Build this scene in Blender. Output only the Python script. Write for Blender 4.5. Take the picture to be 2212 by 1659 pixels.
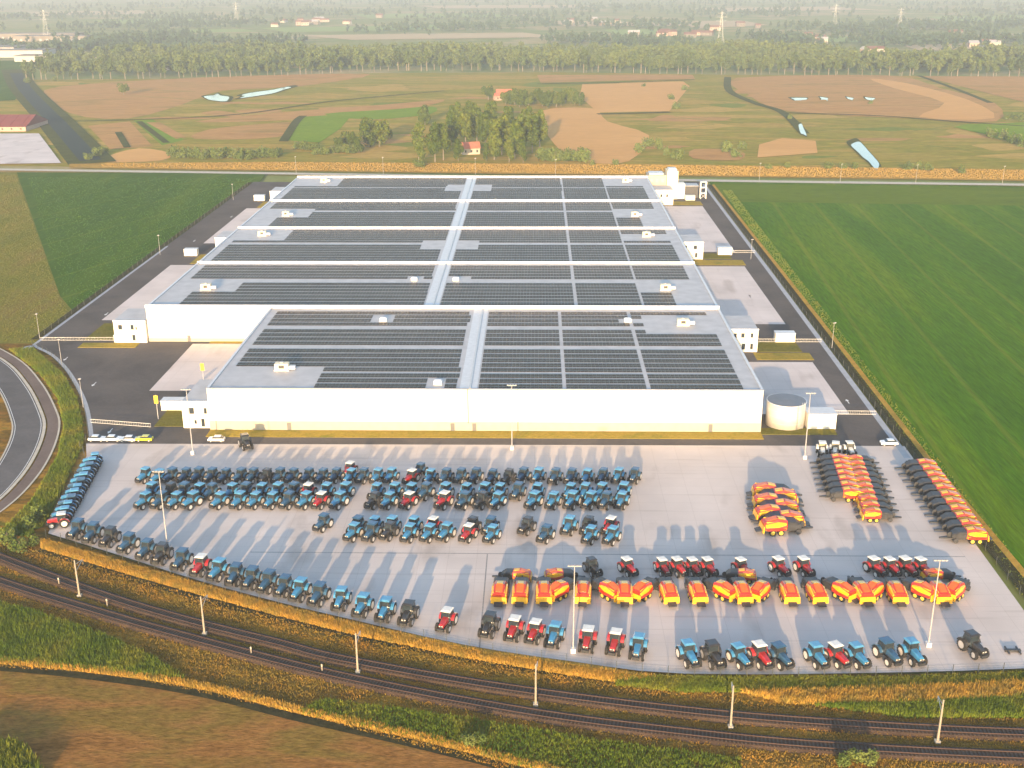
import bpy, bmesh, math, random
import numpy as np
from mathutils import Vector, Matrix
for o in list(bpy.data.objects): bpy.data.objects.remove(o)
S = bpy.context.scene
random.seed(7); RNG = np.random.default_rng(11)
R = math.radians

# ------------------------------------------------------------------ camera, sky, sun, exposure
H, FPX = 115.0, 2460.0                      # height above the yard, focal length in px of a 2212 px wide picture
PITCH, YAW, ROLL = R(19.83), R(1.223), R(-0.218)
cf = Vector((-math.sin(YAW)*math.cos(PITCH), math.cos(YAW)*math.cos(PITCH), -math.sin(PITCH)))
cr0 = Vector((math.cos(YAW), math.sin(YAW), 0)); cu0 = cr0.cross(cf)
cr = cr0*math.cos(ROLL)+cu0*math.sin(ROLL); cu = cu0*math.cos(ROLL)-cr0*math.sin(ROLL)
cam_d = bpy.data.cameras.new('camera'); cam = bpy.data.objects.new('camera', cam_d); S.collection.objects.link(cam)
m = Matrix((cr, cu, -cf)).transposed().to_4x4(); m.translation = (0, 0, H); cam.matrix_world = m
cam_d.sensor_width = 36; cam_d.lens = 36*FPX/2212; cam_d.clip_end = 60000; cam_d.clip_start = 1
S.camera = cam
SUN_EL, SUN_AZ = R(9.0), R(6.1)             # sun behind the camera, shadows run away and slightly right
W = bpy.data.worlds.new('World'); S.world = W; W.use_nodes = True
nt = W.node_tree; bg = nt.nodes['Background']; sky = nt.nodes.new('ShaderNodeTexSky'); sky.sky_type = 'NISHITA'
sky.sun_disc = False; sky.sun_elevation = SUN_EL; sky.sun_rotation = math.pi+SUN_AZ; sky.air_density = 1.0; sky.dust_density = 1.6; sky.ozone_density = 1.6
nt.links.new(sky.outputs[0], bg.inputs[0]); bg.inputs[1].default_value = 0.15
sl = bpy.data.lights.new('sun', 'SUN'); sl.energy = 3.7; sl.angle = R(0.6); sl.color = (1.0, 0.68, 0.38)
so = bpy.data.objects.new('sun', sl); S.collection.objects.link(so)
sd = Vector((math.sin(SUN_AZ)*math.cos(SUN_EL), math.cos(SUN_AZ)*math.cos(SUN_EL), -math.sin(SUN_EL)))
so.rotation_euler = sd.to_track_quat('-Z', 'Y').to_euler(); so.location = (-60, -300, 200)
S.view_settings.view_transform = 'Standard'; S.view_settings.look = 'None'; S.view_settings.gamma = 1.0
S.view_settings.exposure = 1.7
S.render.engine = 'CYCLES'
S.cycles.max_bounces = 5; S.cycles.diffuse_bounces = 2; S.cycles.glossy_bounces = 2; S.cycles.transmission_bounces = 2; S.cycles.volume_bounces = 0

# ------------------------------------------------------------------ helpers
def G(x, y, z=0.0):
    """point of the ground (height z) seen at pixel x, y of the 2212 x 1659 picture"""
    d = cf + cr*((x-1106)/FPX) + cu*((829.5-y)/FPX); t = (z-H)/d.z
    return Vector((d.x*t, d.y*t, z))
def GL(pts, z=0.0): return [G(x, y, z) for x, y in pts]
def link(o, parent=None):
    S.collection.objects.link(o)
    if parent: o.parent = parent
    return o
def tag(o, label=None, cat=None, group=None, kind=None):
    if label: o['label'] = label
    if cat: o['category'] = cat
    if group: o['group'] = group
    if kind: o['kind'] = kind
    return o
def empty(name, loc=(0, 0, 0), rz=0.0):
    o = bpy.data.objects.new(name, None); o.location = loc; o.rotation_euler = (0, 0, rz); o.empty_display_size = .5
    return link(o)
def copy_tree(o, parent=None):
    c = o.copy(); S.collection.objects.link(c); c.parent = parent
    for ch in o.children: copy_tree(ch, c)
    return c
class MB:
    def __init__(s): s.v = []; s.f = []; s.m = []
    def add(s, v, f, mi=0):
        n = len(s.v); s.v += [tuple(p) for p in v]; s.f += [tuple(i+n for i in q) for q in f]; s.m += [mi]*len(f); return s
    def box(s, x0, x1, y0, y1, z0, z1, mi=0, rot=None):
        v = [(x, y, z) for z in (z0, z1) for x, y in ((x0, y0), (x1, y0), (x1, y1), (x0, y1))]
        if rot: v = [tuple(rot @ Vector(p)) for p in v]
        return s.add(v, [(3, 2, 1, 0), (4, 5, 6, 7), (0, 1, 5, 4), (1, 2, 6, 5), (2, 3, 7, 6), (3, 0, 4, 7)], mi)
    def loft(s, rings, mi=0, cap=True):
        n = len(rings[0]); v = [p for r in rings for p in r]; f = []
        for i in range(len(rings)-1):
            for j in range(n):
                k = (j+1) % n; f.append((i*n+j, i*n+k, (i+1)*n+k, (i+1)*n+j))
        if cap: f.append(tuple(range(n-1, -1, -1))); f.append(tuple((len(rings)-1)*n+j for j in range(n)))
        return s.add(v, f, mi)
    def prism(s, poly, z0, z1, mi=0):
        return s.loft([[(p[0], p[1], z0) for p in poly], [(p[0], p[1], z1) for p in poly]], mi)
    def tube(s, a, b, r0, r1=None, n=8, mi=0):
        a, b = Vector(a), Vector(b); r1 = r0 if r1 is None else r1; d = (b-a).normalized()
        u = d.orthogonal().normalized(); w = d.cross(u)
        ring = lambda c, r: [tuple(c+(u*math.cos(t)+w*math.sin(t))*r) for t in [2*math.pi*k/n for k in range(n)]]
        return s.loft([ring(a, r0), ring(b, r1)], mi)
    def xlathe(s, prof, cx, cy, cz, n=16, mi=0):
        """profile (x offset, radius) turned round the X axis"""
        return s.loft([[(cx+x, cy+r*math.cos(t), cz+r*math.sin(t)) for t in [2*math.pi*k/n for k in range(n)]] for x, r in prof], mi)
    def zlathe(s, prof, cx, cy, n=32, mi=0, cap=True):
        return s.loft([[(cx+r*math.cos(t), cy+r*math.sin(t), z) for t in [2*math.pi*k/n for k in range(n)]] for z, r in prof], mi, cap)
    def mesh(s, name, mats, smooth=False):
        me = bpy.data.meshes.new(name); me.from_pydata(s.v, [], s.f)
        for q in (mats if isinstance(mats, (list, tuple)) else [mats]): me.materials.append(q)
        if isinstance(mats, (list, tuple)) and len(mats) > 1: me.polygons.foreach_set('material_index', s.m)
        bm = bmesh.new(); bm.from_mesh(me); bmesh.ops.recalc_face_normals(bm, faces=bm.faces); bm.to_mesh(me); bm.free()
        if smooth: me.polygons.foreach_set('use_smooth', [True]*len(me.polygons))
        me.update(); return me
    def build(s, name, mats, parent=None, smooth=False):
        return link(bpy.data.objects.new(name, s.mesh(name, mats, smooth)), parent)
def np_mesh(name, v, t, mat):
    me = bpy.data.meshes.new(name); v = np.asarray(v, np.float32); t = np.asarray(t, np.int32)
    me.vertices.add(len(v)); me.vertices.foreach_set('co', v.ravel())
    me.loops.add(t.size); me.loops.foreach_set('vertex_index', t.ravel())
    me.polygons.add(len(t)); me.polygons.foreach_set('loop_start', np.arange(0, t.size, t.shape[1], dtype=np.int32))
    try: me.polygons.foreach_set('loop_total', np.full(len(t), t.shape[1], np.int32))
    except Exception: pass
    me.materials.append(mat); me.update(calc_edges=True); return me
def inpoly(P, poly):
    x, y = P[:, 0], P[:, 1]; ins = np.zeros(len(P), bool); n = len(poly)
    for i in range(n):
        x0, y0 = poly[i][0], poly[i][1]; x1, y1 = poly[(i+1) % n][0], poly[(i+1) % n][1]
        if y0 == y1: continue
        c = ((y0 > y) != (y1 > y)) & (x < (x1-x0)*(y-y0)/(y1-y0)+x0); ins ^= c
    return ins
def spline(pts, k=6, closed=False):
    P = [Vector(p) for p in pts]; n = len(P); out = []
    for i in range(n if closed else n-1):
        a, b, c, d = (P[(i-1) % n], P[i], P[(i+1) % n], P[(i+2) % n]) if closed else (P[max(i-1, 0)], P[i], P[i+1], P[min(i+2, n-1)])
        for j in range(k):
            t = j/k; out.append(.5*((2*b)+(c-a)*t+(2*a-5*b+4*c-d)*t*t+(3*b-a-3*c+d)*t**3))
    if not closed: out.append(P[-1])
    return out
def offset(line, d):
    out = []
    for i, p in enumerate(line):
        a, b = line[max(i-1, 0)], line[min(i+1, len(line)-1)]; t = (b-a); t.z = 0; t.normalize()
        out.append(p+Vector((-t.y, t.x, 0))*d)
    return out
def resample(line, step):
    out = [line[0].copy()]; acc = 0
    for a, b in zip(line[:-1], line[1:]):
        L = (b-a).length; s = step-acc
        while s <= L: out.append(a.lerp(b, s/L)); s += step
        acc = (acc+L) % step
    return out
def ribbon(line, d0, d1, z, mb=None, mi=0, z1=None):
    mb = mb or MB(); A, B = offset(line, d0), offset(line, d1); n = len(A); z1 = z if z1 is None else z1
    v = [(p.x, p.y, z) for p in A]+[(p.x, p.y, z1) for p in B]
    return mb.add(v, [(i, i+1, n+i+1, n+i) for i in range(n-1)], mi)

# ------------------------------------------------------------------ materials
def base(name):
    m = bpy.data.materials.new(name); m.use_nodes = True; n = m.node_tree.nodes; return m, n, m.node_tree.links, n['Principled BSDF']
def mat(name, col, rough=.7, var=.12, scale=1.5, metal=0.0, spec=None, bump=0.0, coat=0.0):
    m, n, l, b = base(name); b.inputs['Roughness'].default_value = rough; b.inputs['Metallic'].default_value = metal
    if spec is not None: b.inputs['Specular IOR Level'].default_value = spec
    if coat: b.inputs['Coat Weight'].default_value = coat; b.inputs['Coat Roughness'].default_value = .08
    g = n.new('ShaderNodeNewGeometry'); x = n.new('ShaderNodeTexNoise'); x.inputs['Scale'].default_value = scale; x.inputs['Detail'].default_value = 5
    l.new(g.outputs['Position'], x.inputs['Vector'])
    r = n.new('ShaderNodeValToRGB'); r.color_ramp.elements[0].position = .3; r.color_ramp.elements[1].position = .7
    r.color_ramp.elements[0].color = (*[c*(1-var) for c in col], 1); r.color_ramp.elements[1].color = (*[min(1, c*(1+var)) for c in col], 1)
    l.new(x.outputs[0], r.inputs[0]); l.new(r.outputs[0], b.inputs['Base Color'])
    if bump:
        q = n.new('ShaderNodeBump'); q.inputs['Distance'].default_value = bump; l.new(x.outputs[0], q.inputs['Height']); l.new(q.outputs[0], b.inputs['Normal'])
    return m
def land(name, cols, scale=.05, stretch=(1, 1, 1), fine=.8, rough=.95, bump=.3, finescale=1.2, rot=0.0, tram=None):
    """field or verge: broad patches between the colours plus a fine mottling"""
    m, n, l, b = base(name); b.inputs['Roughness'].default_value = rough; b.inputs['Specular IOR Level'].default_value = 0
    g = n.new('ShaderNodeNewGeometry'); mp = n.new('ShaderNodeMapping'); mp.inputs['Scale'].default_value = stretch; mp.inputs['Rotation'].default_value = (0, 0, rot)
    l.new(g.outputs['Position'], mp.inputs[0])
    x = n.new('ShaderNodeTexNoise'); x.inputs['Scale'].default_value = scale; x.inputs['Detail'].default_value = 7; x.inputs['Roughness'].default_value = .62; x.inputs['Distortion'].default_value = .4
    l.new(mp.outputs[0], x.inputs['Vector'])
    r = n.new('ShaderNodeValToRGB'); e = r.color_ramp.elements; k = len(cols)
    while len(e) < k: e.new(.5)
    for i, c in enumerate(cols): e[i].position = .3+.4*i/(k-1) if k > 1 else .5; e[i].color = (*c, 1)
    l.new(x.outputs[0], r.inputs[0])
    y = n.new('ShaderNodeTexNoise'); y.inputs['Scale'].default_value = finescale; y.inputs['Detail'].default_value = 6; y.inputs['Roughness'].default_value = .7; l.new(mp.outputs[0], y.inputs['Vector'])
    mr = n.new('ShaderNodeMapRange'); mr.inputs[1].default_value = .3; mr.inputs[2].default_value = .7; mr.inputs[3].default_value = 1-fine*.45; mr.inputs[4].default_value = 1+fine*.45
    l.new(y.outputs[0], mr.inputs[0])
    mx = n.new('ShaderNodeMix'); mx.data_type = 'RGBA'; mx.blend_type = 'MULTIPLY'; mx.inputs[0].default_value = 1
    l.new(r.outputs[0], mx.inputs[6]); l.new(mr.outputs[0], mx.inputs[7]); l.new(mx.outputs[2], b.inputs['Base Color'])
    if tram:
        sp, tcol = tram; sx = n.new('ShaderNodeSeparateXYZ'); m2 = n.new('ShaderNodeMapping'); m2.inputs['Rotation'].default_value = (0, 0, rot); l.new(g.outputs['Position'], m2.inputs[0]); l.new(m2.outputs[0], sx.inputs[0])
        d = n.new('ShaderNodeMath'); d.operation = 'PINGPONG'; d.inputs[1].default_value = sp/2; l.new(sx.outputs[0], d.inputs[0])
        c = n.new('ShaderNodeMapRange'); c.inputs[1].default_value = .5; c.inputs[2].default_value = 1.1; c.inputs[3].default_value = .45; c.inputs[4].default_value = 0; l.new(d.outputs[0], c.inputs[0])
        w = n.new('ShaderNodeMath'); w.operation = 'MULTIPLY'; l.new(c.outputs[0], w.inputs[0]); l.new(x.outputs[0], w.inputs[1])
        t2 = n.new('ShaderNodeMix'); t2.data_type = 'RGBA'; t2.inputs[7].default_value = (*tcol, 1); l.new(w.outputs[0], t2.inputs[0]); l.new(mx.outputs[2], t2.inputs[6]); l.new(t2.outputs[2], b.inputs['Base Color'])
    q = n.new('ShaderNodeBump'); q.inputs['Distance'].default_value = bump; q.inputs['Strength'].default_value = .7; l.new(y.outputs[0], q.inputs['Height']); l.new(q.outputs[0], b.inputs['Normal'])
    return m
def leaf(name, cols, scale=.25):
    m, n, l, b = base(name); b.inputs['Roughness'].default_value = .8; b.inputs['Specular IOR Level'].default_value = .03
    oi = n.new('ShaderNodeObjectInfo'); g = n.new('ShaderNodeNewGeometry'); x = n.new('ShaderNodeTexNoise'); x.inputs['Scale'].default_value = scale; x.inputs['Detail'].default_value = 4
    l.new(g.outputs['Position'], x.inputs['Vector']); ad = n.new('ShaderNodeMath'); ad.operation = 'MULTIPLY_ADD'; ad.inputs[1].default_value = .25; l.new(oi.outputs['Random'], ad.inputs[0]); l.new(x.outputs[0], ad.inputs[2])
    r = n.new('ShaderNodeValToRGB'); e = r.color_ramp.elements
    while len(e) < len(cols): e.new(.5)
    for i, c in enumerate(cols): e[i].position = .35+.5*i/(len(cols)-1); e[i].color = (*c, 1)
    l.new(ad.outputs[0], r.inputs[0]); l.new(r.outputs[0], b.inputs['Base Color']); return m
def concrete(name, col, joint=6.0):
    m, n, l, b = base(name); b.inputs['Roughness'].default_value = .85; b.inputs['Specular IOR Level'].default_value = .25
    g = n.new('ShaderNodeNewGeometry')
    def noise(s, d, st=(1, 1, 1)):
        mp = n.new('ShaderNodeMapping'); mp.inputs['Scale'].default_value = st; l.new(g.outputs['Position'], mp.inputs[0])
        x = n.new('ShaderNodeTexNoise'); x.inputs['Scale'].default_value = s; x.inputs['Detail'].default_value = d; l.new(mp.outputs[0], x.inputs['Vector']); return x.outputs[0]
    r = n.new('ShaderNodeValToRGB'); e = r.color_ramp.elements; e[0].position = .25; e[1].position = .75
    e[0].color = (*[c*.84 for c in col], 1); e[1].color = (*[min(1, c*1.1) for c in col], 1); l.new(noise(.06, 8), r.inputs[0])
    st = n.new('ShaderNodeValToRGB'); e = st.color_ramp.elements; e[0].position = .30; e[0].color = (.72, .70, .68, 1); e[1].position = .42; e[1].color = (1, 1, 1, 1); l.new(noise(.11, 6, (1, .35, 1)), st.inputs[0])
    br = n.new('ShaderNodeTexBrick'); br.offset = 0; br.inputs['Color1'].default_value = (1, 1, 1, 1); br.inputs['Color2'].default_value = (.97, .965, .96, 1); br.inputs['Mortar'].default_value = (.80, .79, .78, 1)
    br.inputs['Scale'].default_value = 1; br.inputs['Brick Width'].default_value = joint; br.inputs['Row Height'].default_value = joint*.75; br.inputs['Mortar Size'].default_value = .035
    l.new(g.outputs['Position'], br.inputs['Vector'])
    a = n.new('ShaderNodeMix'); a.data_type = 'RGBA'; a.blend_type = 'MULTIPLY'; a.inputs[0].default_value = .8; l.new(r.outputs[0], a.inputs[6]); l.new(st.outputs[0], a.inputs[7])
    tk = n.new('ShaderNodeValToRGB'); e = tk.color_ramp.elements; e[0].position = .33; e[0].color = (.80, .78, .76, 1); e[1].position = .40; e[1].color = (1, 1, 1, 1); l.new(noise(.5, 3, (.05, 1, 1)), tk.inputs[0])
    a2 = n.new('ShaderNodeMix'); a2.data_type = 'RGBA'; a2.blend_type = 'MULTIPLY'; a2.inputs[0].default_value = .5; l.new(a.outputs[2], a2.inputs[6]); l.new(tk.outputs[0], a2.inputs[7]); a = a2
    c = n.new('ShaderNodeMix'); c.data_type = 'RGBA'; c.blend_type = 'MULTIPLY'; c.inputs[0].default_value = 1; l.new(a.outputs[2], c.inputs[6]); l.new(br.outputs[0], c.inputs[7]); l.new(c.outputs[2], b.inputs['Base Color'])
    return m
M = dict(
 doorgrey=mat('grey_door', (.14, .14, .14), .5, .1, 1), white=mat('white_cladding', (.80, .77, .68), .45, .03, .3), plinth=mat('plinth_concrete', (.42, .38, .31), .8, .06, .6),
 roof=mat('roof_membrane', (.46, .45, .45), .55, .12, .25), parapet=mat('parapet_cap', (.82, .82, .82), .4, .03, .5),
 grey=mat('grey_metal', (.35, .35, .36), .45, .1, 1), lgrey=mat('light_grey_metal', (.58, .59, .60), .4, .08, 1), dark=mat('dark_frame', (.05, .05, .055), .5, .2, 2),
 pane=mat('window_glass', (.03, .04, .05), .08, .1, 1, spec=.6), cream=mat('cream_casing', (.72, .66, .48), .5, .06, 1), yellowpaint=mat('yellow_paint', (.75, .50, .03), .45, .06, 1),
 asphalt=land('asphalt', [(.085, .08, .078), (.115, .105, .10), (.14, .125, .115)], .05, fine=.25, bump=.01, rough=.88), road=land('road_asphalt', [(.10, .098, .10), (.15, .145, .145)], .08, fine=.2, bump=.01, rough=.88),
 path=land('path_surface', [(.15, .115, .10), (.20, .155, .135)], .1, fine=.2, bump=.01), kerb=mat('kerb_concrete', (.50, .45, .36), .85, .12, .5),
 yard=concrete('yard_concrete', (.62, .55, .505)), apron=concrete('apron_concrete', (.66, .585, .55), 5), tank=mat('tank_steel', (.52, .50, .47), .5, .06, .5), tankroof=mat('tank_cover', (.16, .175, .20), .6, .1, .5), farwall=mat('far_plaster', (.19, .165, .14), .8, .15, .02), farroof=mat('far_tiles', (.15, .07, .05), .85, .2, .02), paint=mat('road_paint', (.75, .74, .72), .6, .12, 2),
 mark=mat('drain_metal', (.26, .245, .23), .7, .2, 2), strip=mat('edge_strip_concrete', (.36, .375, .40), .8, .1, .4),
 tyre=mat('rubber', (.018, .018, .019), .85, .3, 2), rim=mat('silver_rim', (.62, .60, .56), .4, .1, 3), rimy=mat('yellow_rim', (.70, .50, .06), .4, .1, 3),
 chassis=mat('cast_iron', (.03, .032, .036), .55, .3, 3), glass=mat('cab_glass', (.025, .035, .045), .06, .2, 2, spec=.7),
 blue=mat('blue_paint', (.045, .21, .40), .3, .15, 1.2, coat=.5), navy=mat('dark_blue_paint', (.03, .09, .17), .3, .2, 1.2, coat=.5), red=mat('red_paint', (.36, .018, .022), .3, .15, 1.2, coat=.5),
 black=mat('black_paint', (.03, .03, .032), .35, .2, 1.2, coat=.4), rwhite=mat('white_roof_paint', (.72, .71, .66), .4, .06, 2), rblue=mat('blue_roof_paint', (.09, .30, .48), .35, .1, 2, coat=.4),
 bred=mat('machine_red', (.46, .028, .012), .35, .12, 1, coat=.4), byel=mat('machine_yellow', (.80, .42, .012), .35, .08, 1, coat=.4), bred_lit=mat('machine_red_sunlit', (.66, .13, .012), .35, .12, 1, coat=.4), bdark=mat('machine_black', (.035, .037, .042), .5, .3, 2),
 ballast=land('ballast', [(.05, .034, .026), (.10, .066, .046)], .2, fine=.9, bump=.1, finescale=4), rail=mat('rail_steel', (.085, .05, .04), .5, .2, 2, metal=.4), sleeper=mat('sleeper', (.07, .05, .04), .9, .2, 2),
 mast=mat('mast_concrete', (.27, .235, .185), .8, .1, 1), galv=mat('galvanised_steel', (.55, .55, .54), .45, .08, 1, metal=.3), brick=mat('brick_wall', (.42, .30, .24), .9, .2, 1), tile=mat('roof_tiles', (.40, .13, .08), .85, .2, .8), rtile=mat('barn_roof', (.17, .035, .03), .8, .15, .15),
 bark=mat('bark', (.20, .17, .13), .9, .2, 2), soil=land('soil', [(.10, .07, .04), (.17, .11, .06)], .1),
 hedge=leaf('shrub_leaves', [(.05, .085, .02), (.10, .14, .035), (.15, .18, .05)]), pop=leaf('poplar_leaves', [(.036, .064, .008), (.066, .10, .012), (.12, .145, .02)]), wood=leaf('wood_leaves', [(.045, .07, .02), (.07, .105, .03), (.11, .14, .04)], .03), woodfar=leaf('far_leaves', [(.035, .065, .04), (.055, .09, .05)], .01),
 g_reed=leaf('far_reed_leaves', [(.30, .20, .05), (.40, .26, .07)], .05), g_yel=leaf('straw_grass', [(.36, .20, .035), (.48, .28, .05), (.30, .22, .05)], .35), g_grn=leaf('green_grass', [(.07, .13, .012), (.13, .18, .02), (.22, .21, .03)], .12), g_mix=leaf('verge_grass', [(.14, .14, .02), (.36, .19, .03), (.22, .16, .03), (.42, .23, .04)], .12), crop=leaf('crop_leaves', [(.045, .125, .004), (.062, .15, .005), (.105, .18, .007)], .04), g_olive=leaf('olive_grass_leaves', [(.10, .115, .016), (.15, .15, .022), (.21, .175, .035)], .06))
def pv(name, rgh, col):
    m, n, l, b = base(name); b.inputs['Base Color'].default_value = (*col, 1); b.inputs['Roughness'].default_value = rgh; b.inputs['Specular IOR Level'].default_value = .6
    x = n.new('ShaderNodeTexNoise'); x.inputs['Scale'].default_value = .8; q = n.new('ShaderNodeBump'); q.inputs['Distance'].default_value = .02
    g = n.new('ShaderNodeNewGeometry'); l.new(g.outputs['Position'], x.inputs['Vector']); l.new(x.outputs[0], q.inputs['Height']); l.new(q.outputs[0], b.inputs['Normal']); return m
M['water'] = pv('water_surface', .06, (.02, .03, .03)); M['murky'] = pv('canal_water', .8, (.022, .04, .038)); M['murky'].node_tree.nodes['Principled BSDF'].inputs['Specular IOR Level'].default_value = .03
def panelmat():
    m, n, l, b = base('solar_glass'); b.inputs['Roughness'].default_value = .4; b.inputs['Specular IOR Level'].default_value = .22
    g = n.new('ShaderNodeNewGeometry'); x = n.new('ShaderNodeTexNoise'); x.inputs['Scale'].default_value = .05; x.inputs['Detail'].default_value = 4; l.new(g.outputs['Position'], x.inputs['Vector'])
    r = n.new('ShaderNodeValToRGB'); r.color_ramp.elements[0].position = .35; r.color_ramp.elements[1].position = .65; r.color_ramp.elements[0].color = (.022, .020, .020, 1); r.color_ramp.elements[1].color = (.034, .031, .029, 1)
    l.new(x.outputs[0], r.inputs[0]); l.new(r.outputs[0], b.inputs['Base Color']); return m
M['panel'] = panelmat()

# ------------------------------------------------------------------ ground, fields, water
def sheet(name, pts, z, m, kind='structure', parent=None):
    o = MB().add([(p[0], p[1], z) for p in pts], [tuple(range(len(pts)))]).build(name, m, parent)
    if kind: o['kind'] = kind
    return o
def field(name, px, m, z, smooth=0):
    P = GL(px, z); P = spline(P, smooth, True) if smooth else P
    return sheet(name, P, z, m)
farm = land('farmland', [(.13, .18, .05), (.28, .27, .11), (.16, .22, .06), (.40, .32, .17), (.13, .19, .06)], .0035, (1, 1.0, 1), .35, bump=.2, finescale=.08)
meadow = land('meadow', [(.20, .20, .022), (.33, .245, .045), (.22, .21, .022), (.40, .26, .06), (.24, .22, .03)], .012, (.45, 1.9, 1), .8, bump=.3, finescale=.3)
sheet('ground', [(-9000, -1000), (9000, -1000), (9000, 10500), (-9000, 10500)], -1.2, farm)
field('meadow', [(-900, 172), (100, 172), (420, 170), (800, 158), (1200, 156), (1600, 162), (3200, 170), (3200, 392), (1500, 376), (600, 364), (-900, 350)], meadow, -1.0)
tan = land('dry_field', [(.38, .20, .07), (.46, .25, .09), (.30, .19, .055)], .02, (.6, 1.6, 1), .35, finescale=.15)
wheat = land('ripe_field', [(.58, .31, .11), (.64, .36, .13)], .01, (.5, 1.5, 1), .2, finescale=.15)
green1 = land('green_meadow', [(.14, .24, .012), (.19, .27, .02)], .03, fine=.3, finescale=.2)
crop_r = land('crop_field', [(.044, .122, .003), (.062, .15, .004), (.115, .19, .006)], .02, (2.6, .2, 1), .85, bump=.2, finescale=.6, rot=R(4), tram=(21, (.24, .24, .03)))
crop_l = land('dark_crop_field', [(.036, .094, .008), (.048, .11, .010), (.078, .135, .012)], .02, (2.6, .3, 1), .55, bump=.15, finescale=.5, rot=R(25), tram=(26, (.18, .22, .03)))
olive = land('olive_field', [(.11, .13, .016), (.17, .165, .025), (.20, .15, .04)], .025, (2, .6, 1), .6, finescale=.5, rot=R(15))
brownf = land('stubble_field', [(.18, .085, .024), (.28, .135, .04), (.20, .13, .03), (.29, .145, .046)], .07, (.5, 1.4, 1), 1.0, bump=.3, finescale=1.4)
reed = land('straw_verge', [(.34, .19, .035), (.42, .25, .05), (.28, .19, .04)], .05, fine=.5, finescale=.5)
verge = land('verge', [(.15, .15, .02), (.28, .13, .025), (.13, .085, .02), (.36, .19, .03), (.12, .13, .02)], .09, (.6, 1.4, 1), .8, bump=.35, finescale=1.6)
grassy = land('short_grass', [(.10, .11, .02), (.17, .15, .03), (.13, .13, .025)], .12, fine=.6, finescale=1.2)
goldg = land('dry_lawn', [(.27, .22, .035), (.34, .25, .05), (.20, .19, .03)], .15, fine=.5, finescale=1.2)
rp = random.Random(5); straw = land('straw_marsh', [(.36, .25, .05), (.44, .29, .075), (.30, .23, .04)], .02, (.5, 1.8, 1), .6, finescale=.3); marsh = land('green_marsh', [(.15, .19, .025), (.20, .22, .03)], .02, (.5, 1.8, 1), .6, finescale=.3)
for i in range(70):
    x, y = rp.uniform(90, 2250), rp.uniform(172, 345); w, h = rp.uniform(25, 130), rp.uniform(3, 9); n_ = rp.randint(7, 11)
    px = [(x+w*math.cos(6.283*q/n_)*rp.uniform(.5, 1.2), y+h*math.sin(6.283*q/n_)*rp.uniform(.4, 1.2)) for q in range(n_)]
    field('marsh_patch', px, rp.choice((straw, straw, marsh, tan)), -.985+.001*i, 3)
for i in range(26):
    x, y = rp.uniform(90, 2100), rp.uniform(175, 335); a = rp.uniform(-.12, .12); L = rp.uniform(60, 260); z_ = -.9049+.0004*i
    o = ribbon(spline(GL([(x+L*t, y+L*t*a+rp.uniform(-2, 2)) for t in (0, .33, .66, 1)], z_), 5), -.8, .8, z_).build('marsh_ditch', marsh); o['kind'] = 'structure'
k = 0
for nm, px, mt, s in [
 ('dry_field', [(95, 195), (240, 178), (520, 164), (800, 160), (650, 186), (480, 196), (395, 225), (275, 256), (150, 244)], tan, 3),
 ('dry_field', [(420, 262), (640, 240), (830, 226), (960, 215), (900, 232), (700, 252), (560, 262)], tan, 3),
 ('dry_field', [(420, 300), (600, 296), (640, 265), (560, 268), (450, 280)], tan, 3),
 ('dry_field', [(190, 272), (280, 262), (330, 316), (238, 322)], tan, 0), ('green_field', [(288, 260), (330, 258), (398, 302), (350, 314)], green1, 0),
 ('dry_field', [(316, 264), (345, 264), (402, 296), (380, 300)], tan, 0), ('dry_field', [(236, 336), (300, 320), (366, 330), (350, 346), (230, 350)], wheat, 3),
 ('green_field', [(608, 302), (655, 252), (762, 246), (735, 278), (690, 308)], green1, 0),
 ('green_field', [(700, 246), (850, 236), (935, 230), (930, 246), (800, 258)], green1, 3),
 ('ripe_field', [(1258, 182), (1476, 176), (1490, 186), (1446, 240), (1292, 243), (1252, 208)], wheat, 0),
 ('ripe_field', [(1165, 240), (1280, 234), (1312, 262), (1402, 292), (1358, 348), (1262, 348), (1198, 312)], wheat, 3),
 ('dry_field', [(1160, 162), (1496, 162), (1502, 170), (1168, 179)], tan, 0),
 ('dry_field', [(1592, 168), (1920, 163), (2030, 190), (2148, 222), (2152, 262), (1990, 256), (1705, 240), (1618, 205)], tan, 3),
 ('ripe_field', [(1880, 170), (1960, 180), (2090, 215), (2148, 255), (1985, 252), (2040, 222), (1930, 190)], wheat, 3),
 ('dry_field', [(1990, 164), (3000, 170), (3000, 225), (2212, 220), (2130, 200)], tan, 0),
 ('ripe_field', [(1640, 312), (1690, 298), (1762, 304), (1766, 330), (1636, 340)], wheat, 0),
 ('dry_field', [(1500, 322), (1600, 326), (1596, 345), (1498, 342)], tan, 3),
 ('green_field', [(-400, 136), (60, 130), (76, 166), (32, 216), (-400, 240)], crop_l, 0),
 ('green_field', [(2090, 268), (2600, 262), (2600, 310), (2210, 306), (2130, 290)], green1, 3)]:
    field(nm, px, mt, -.9+.02*k, s); k += 1
palegreen = land('pale_green_field', [(.24, .33, .10), (.30, .37, .13)], .004, fine=.2, finescale=.05); paletan = land('pale_tan_field', [(.46, .35, .20), (.54, .42, .26)], .004, fine=.2, finescale=.05)
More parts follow.
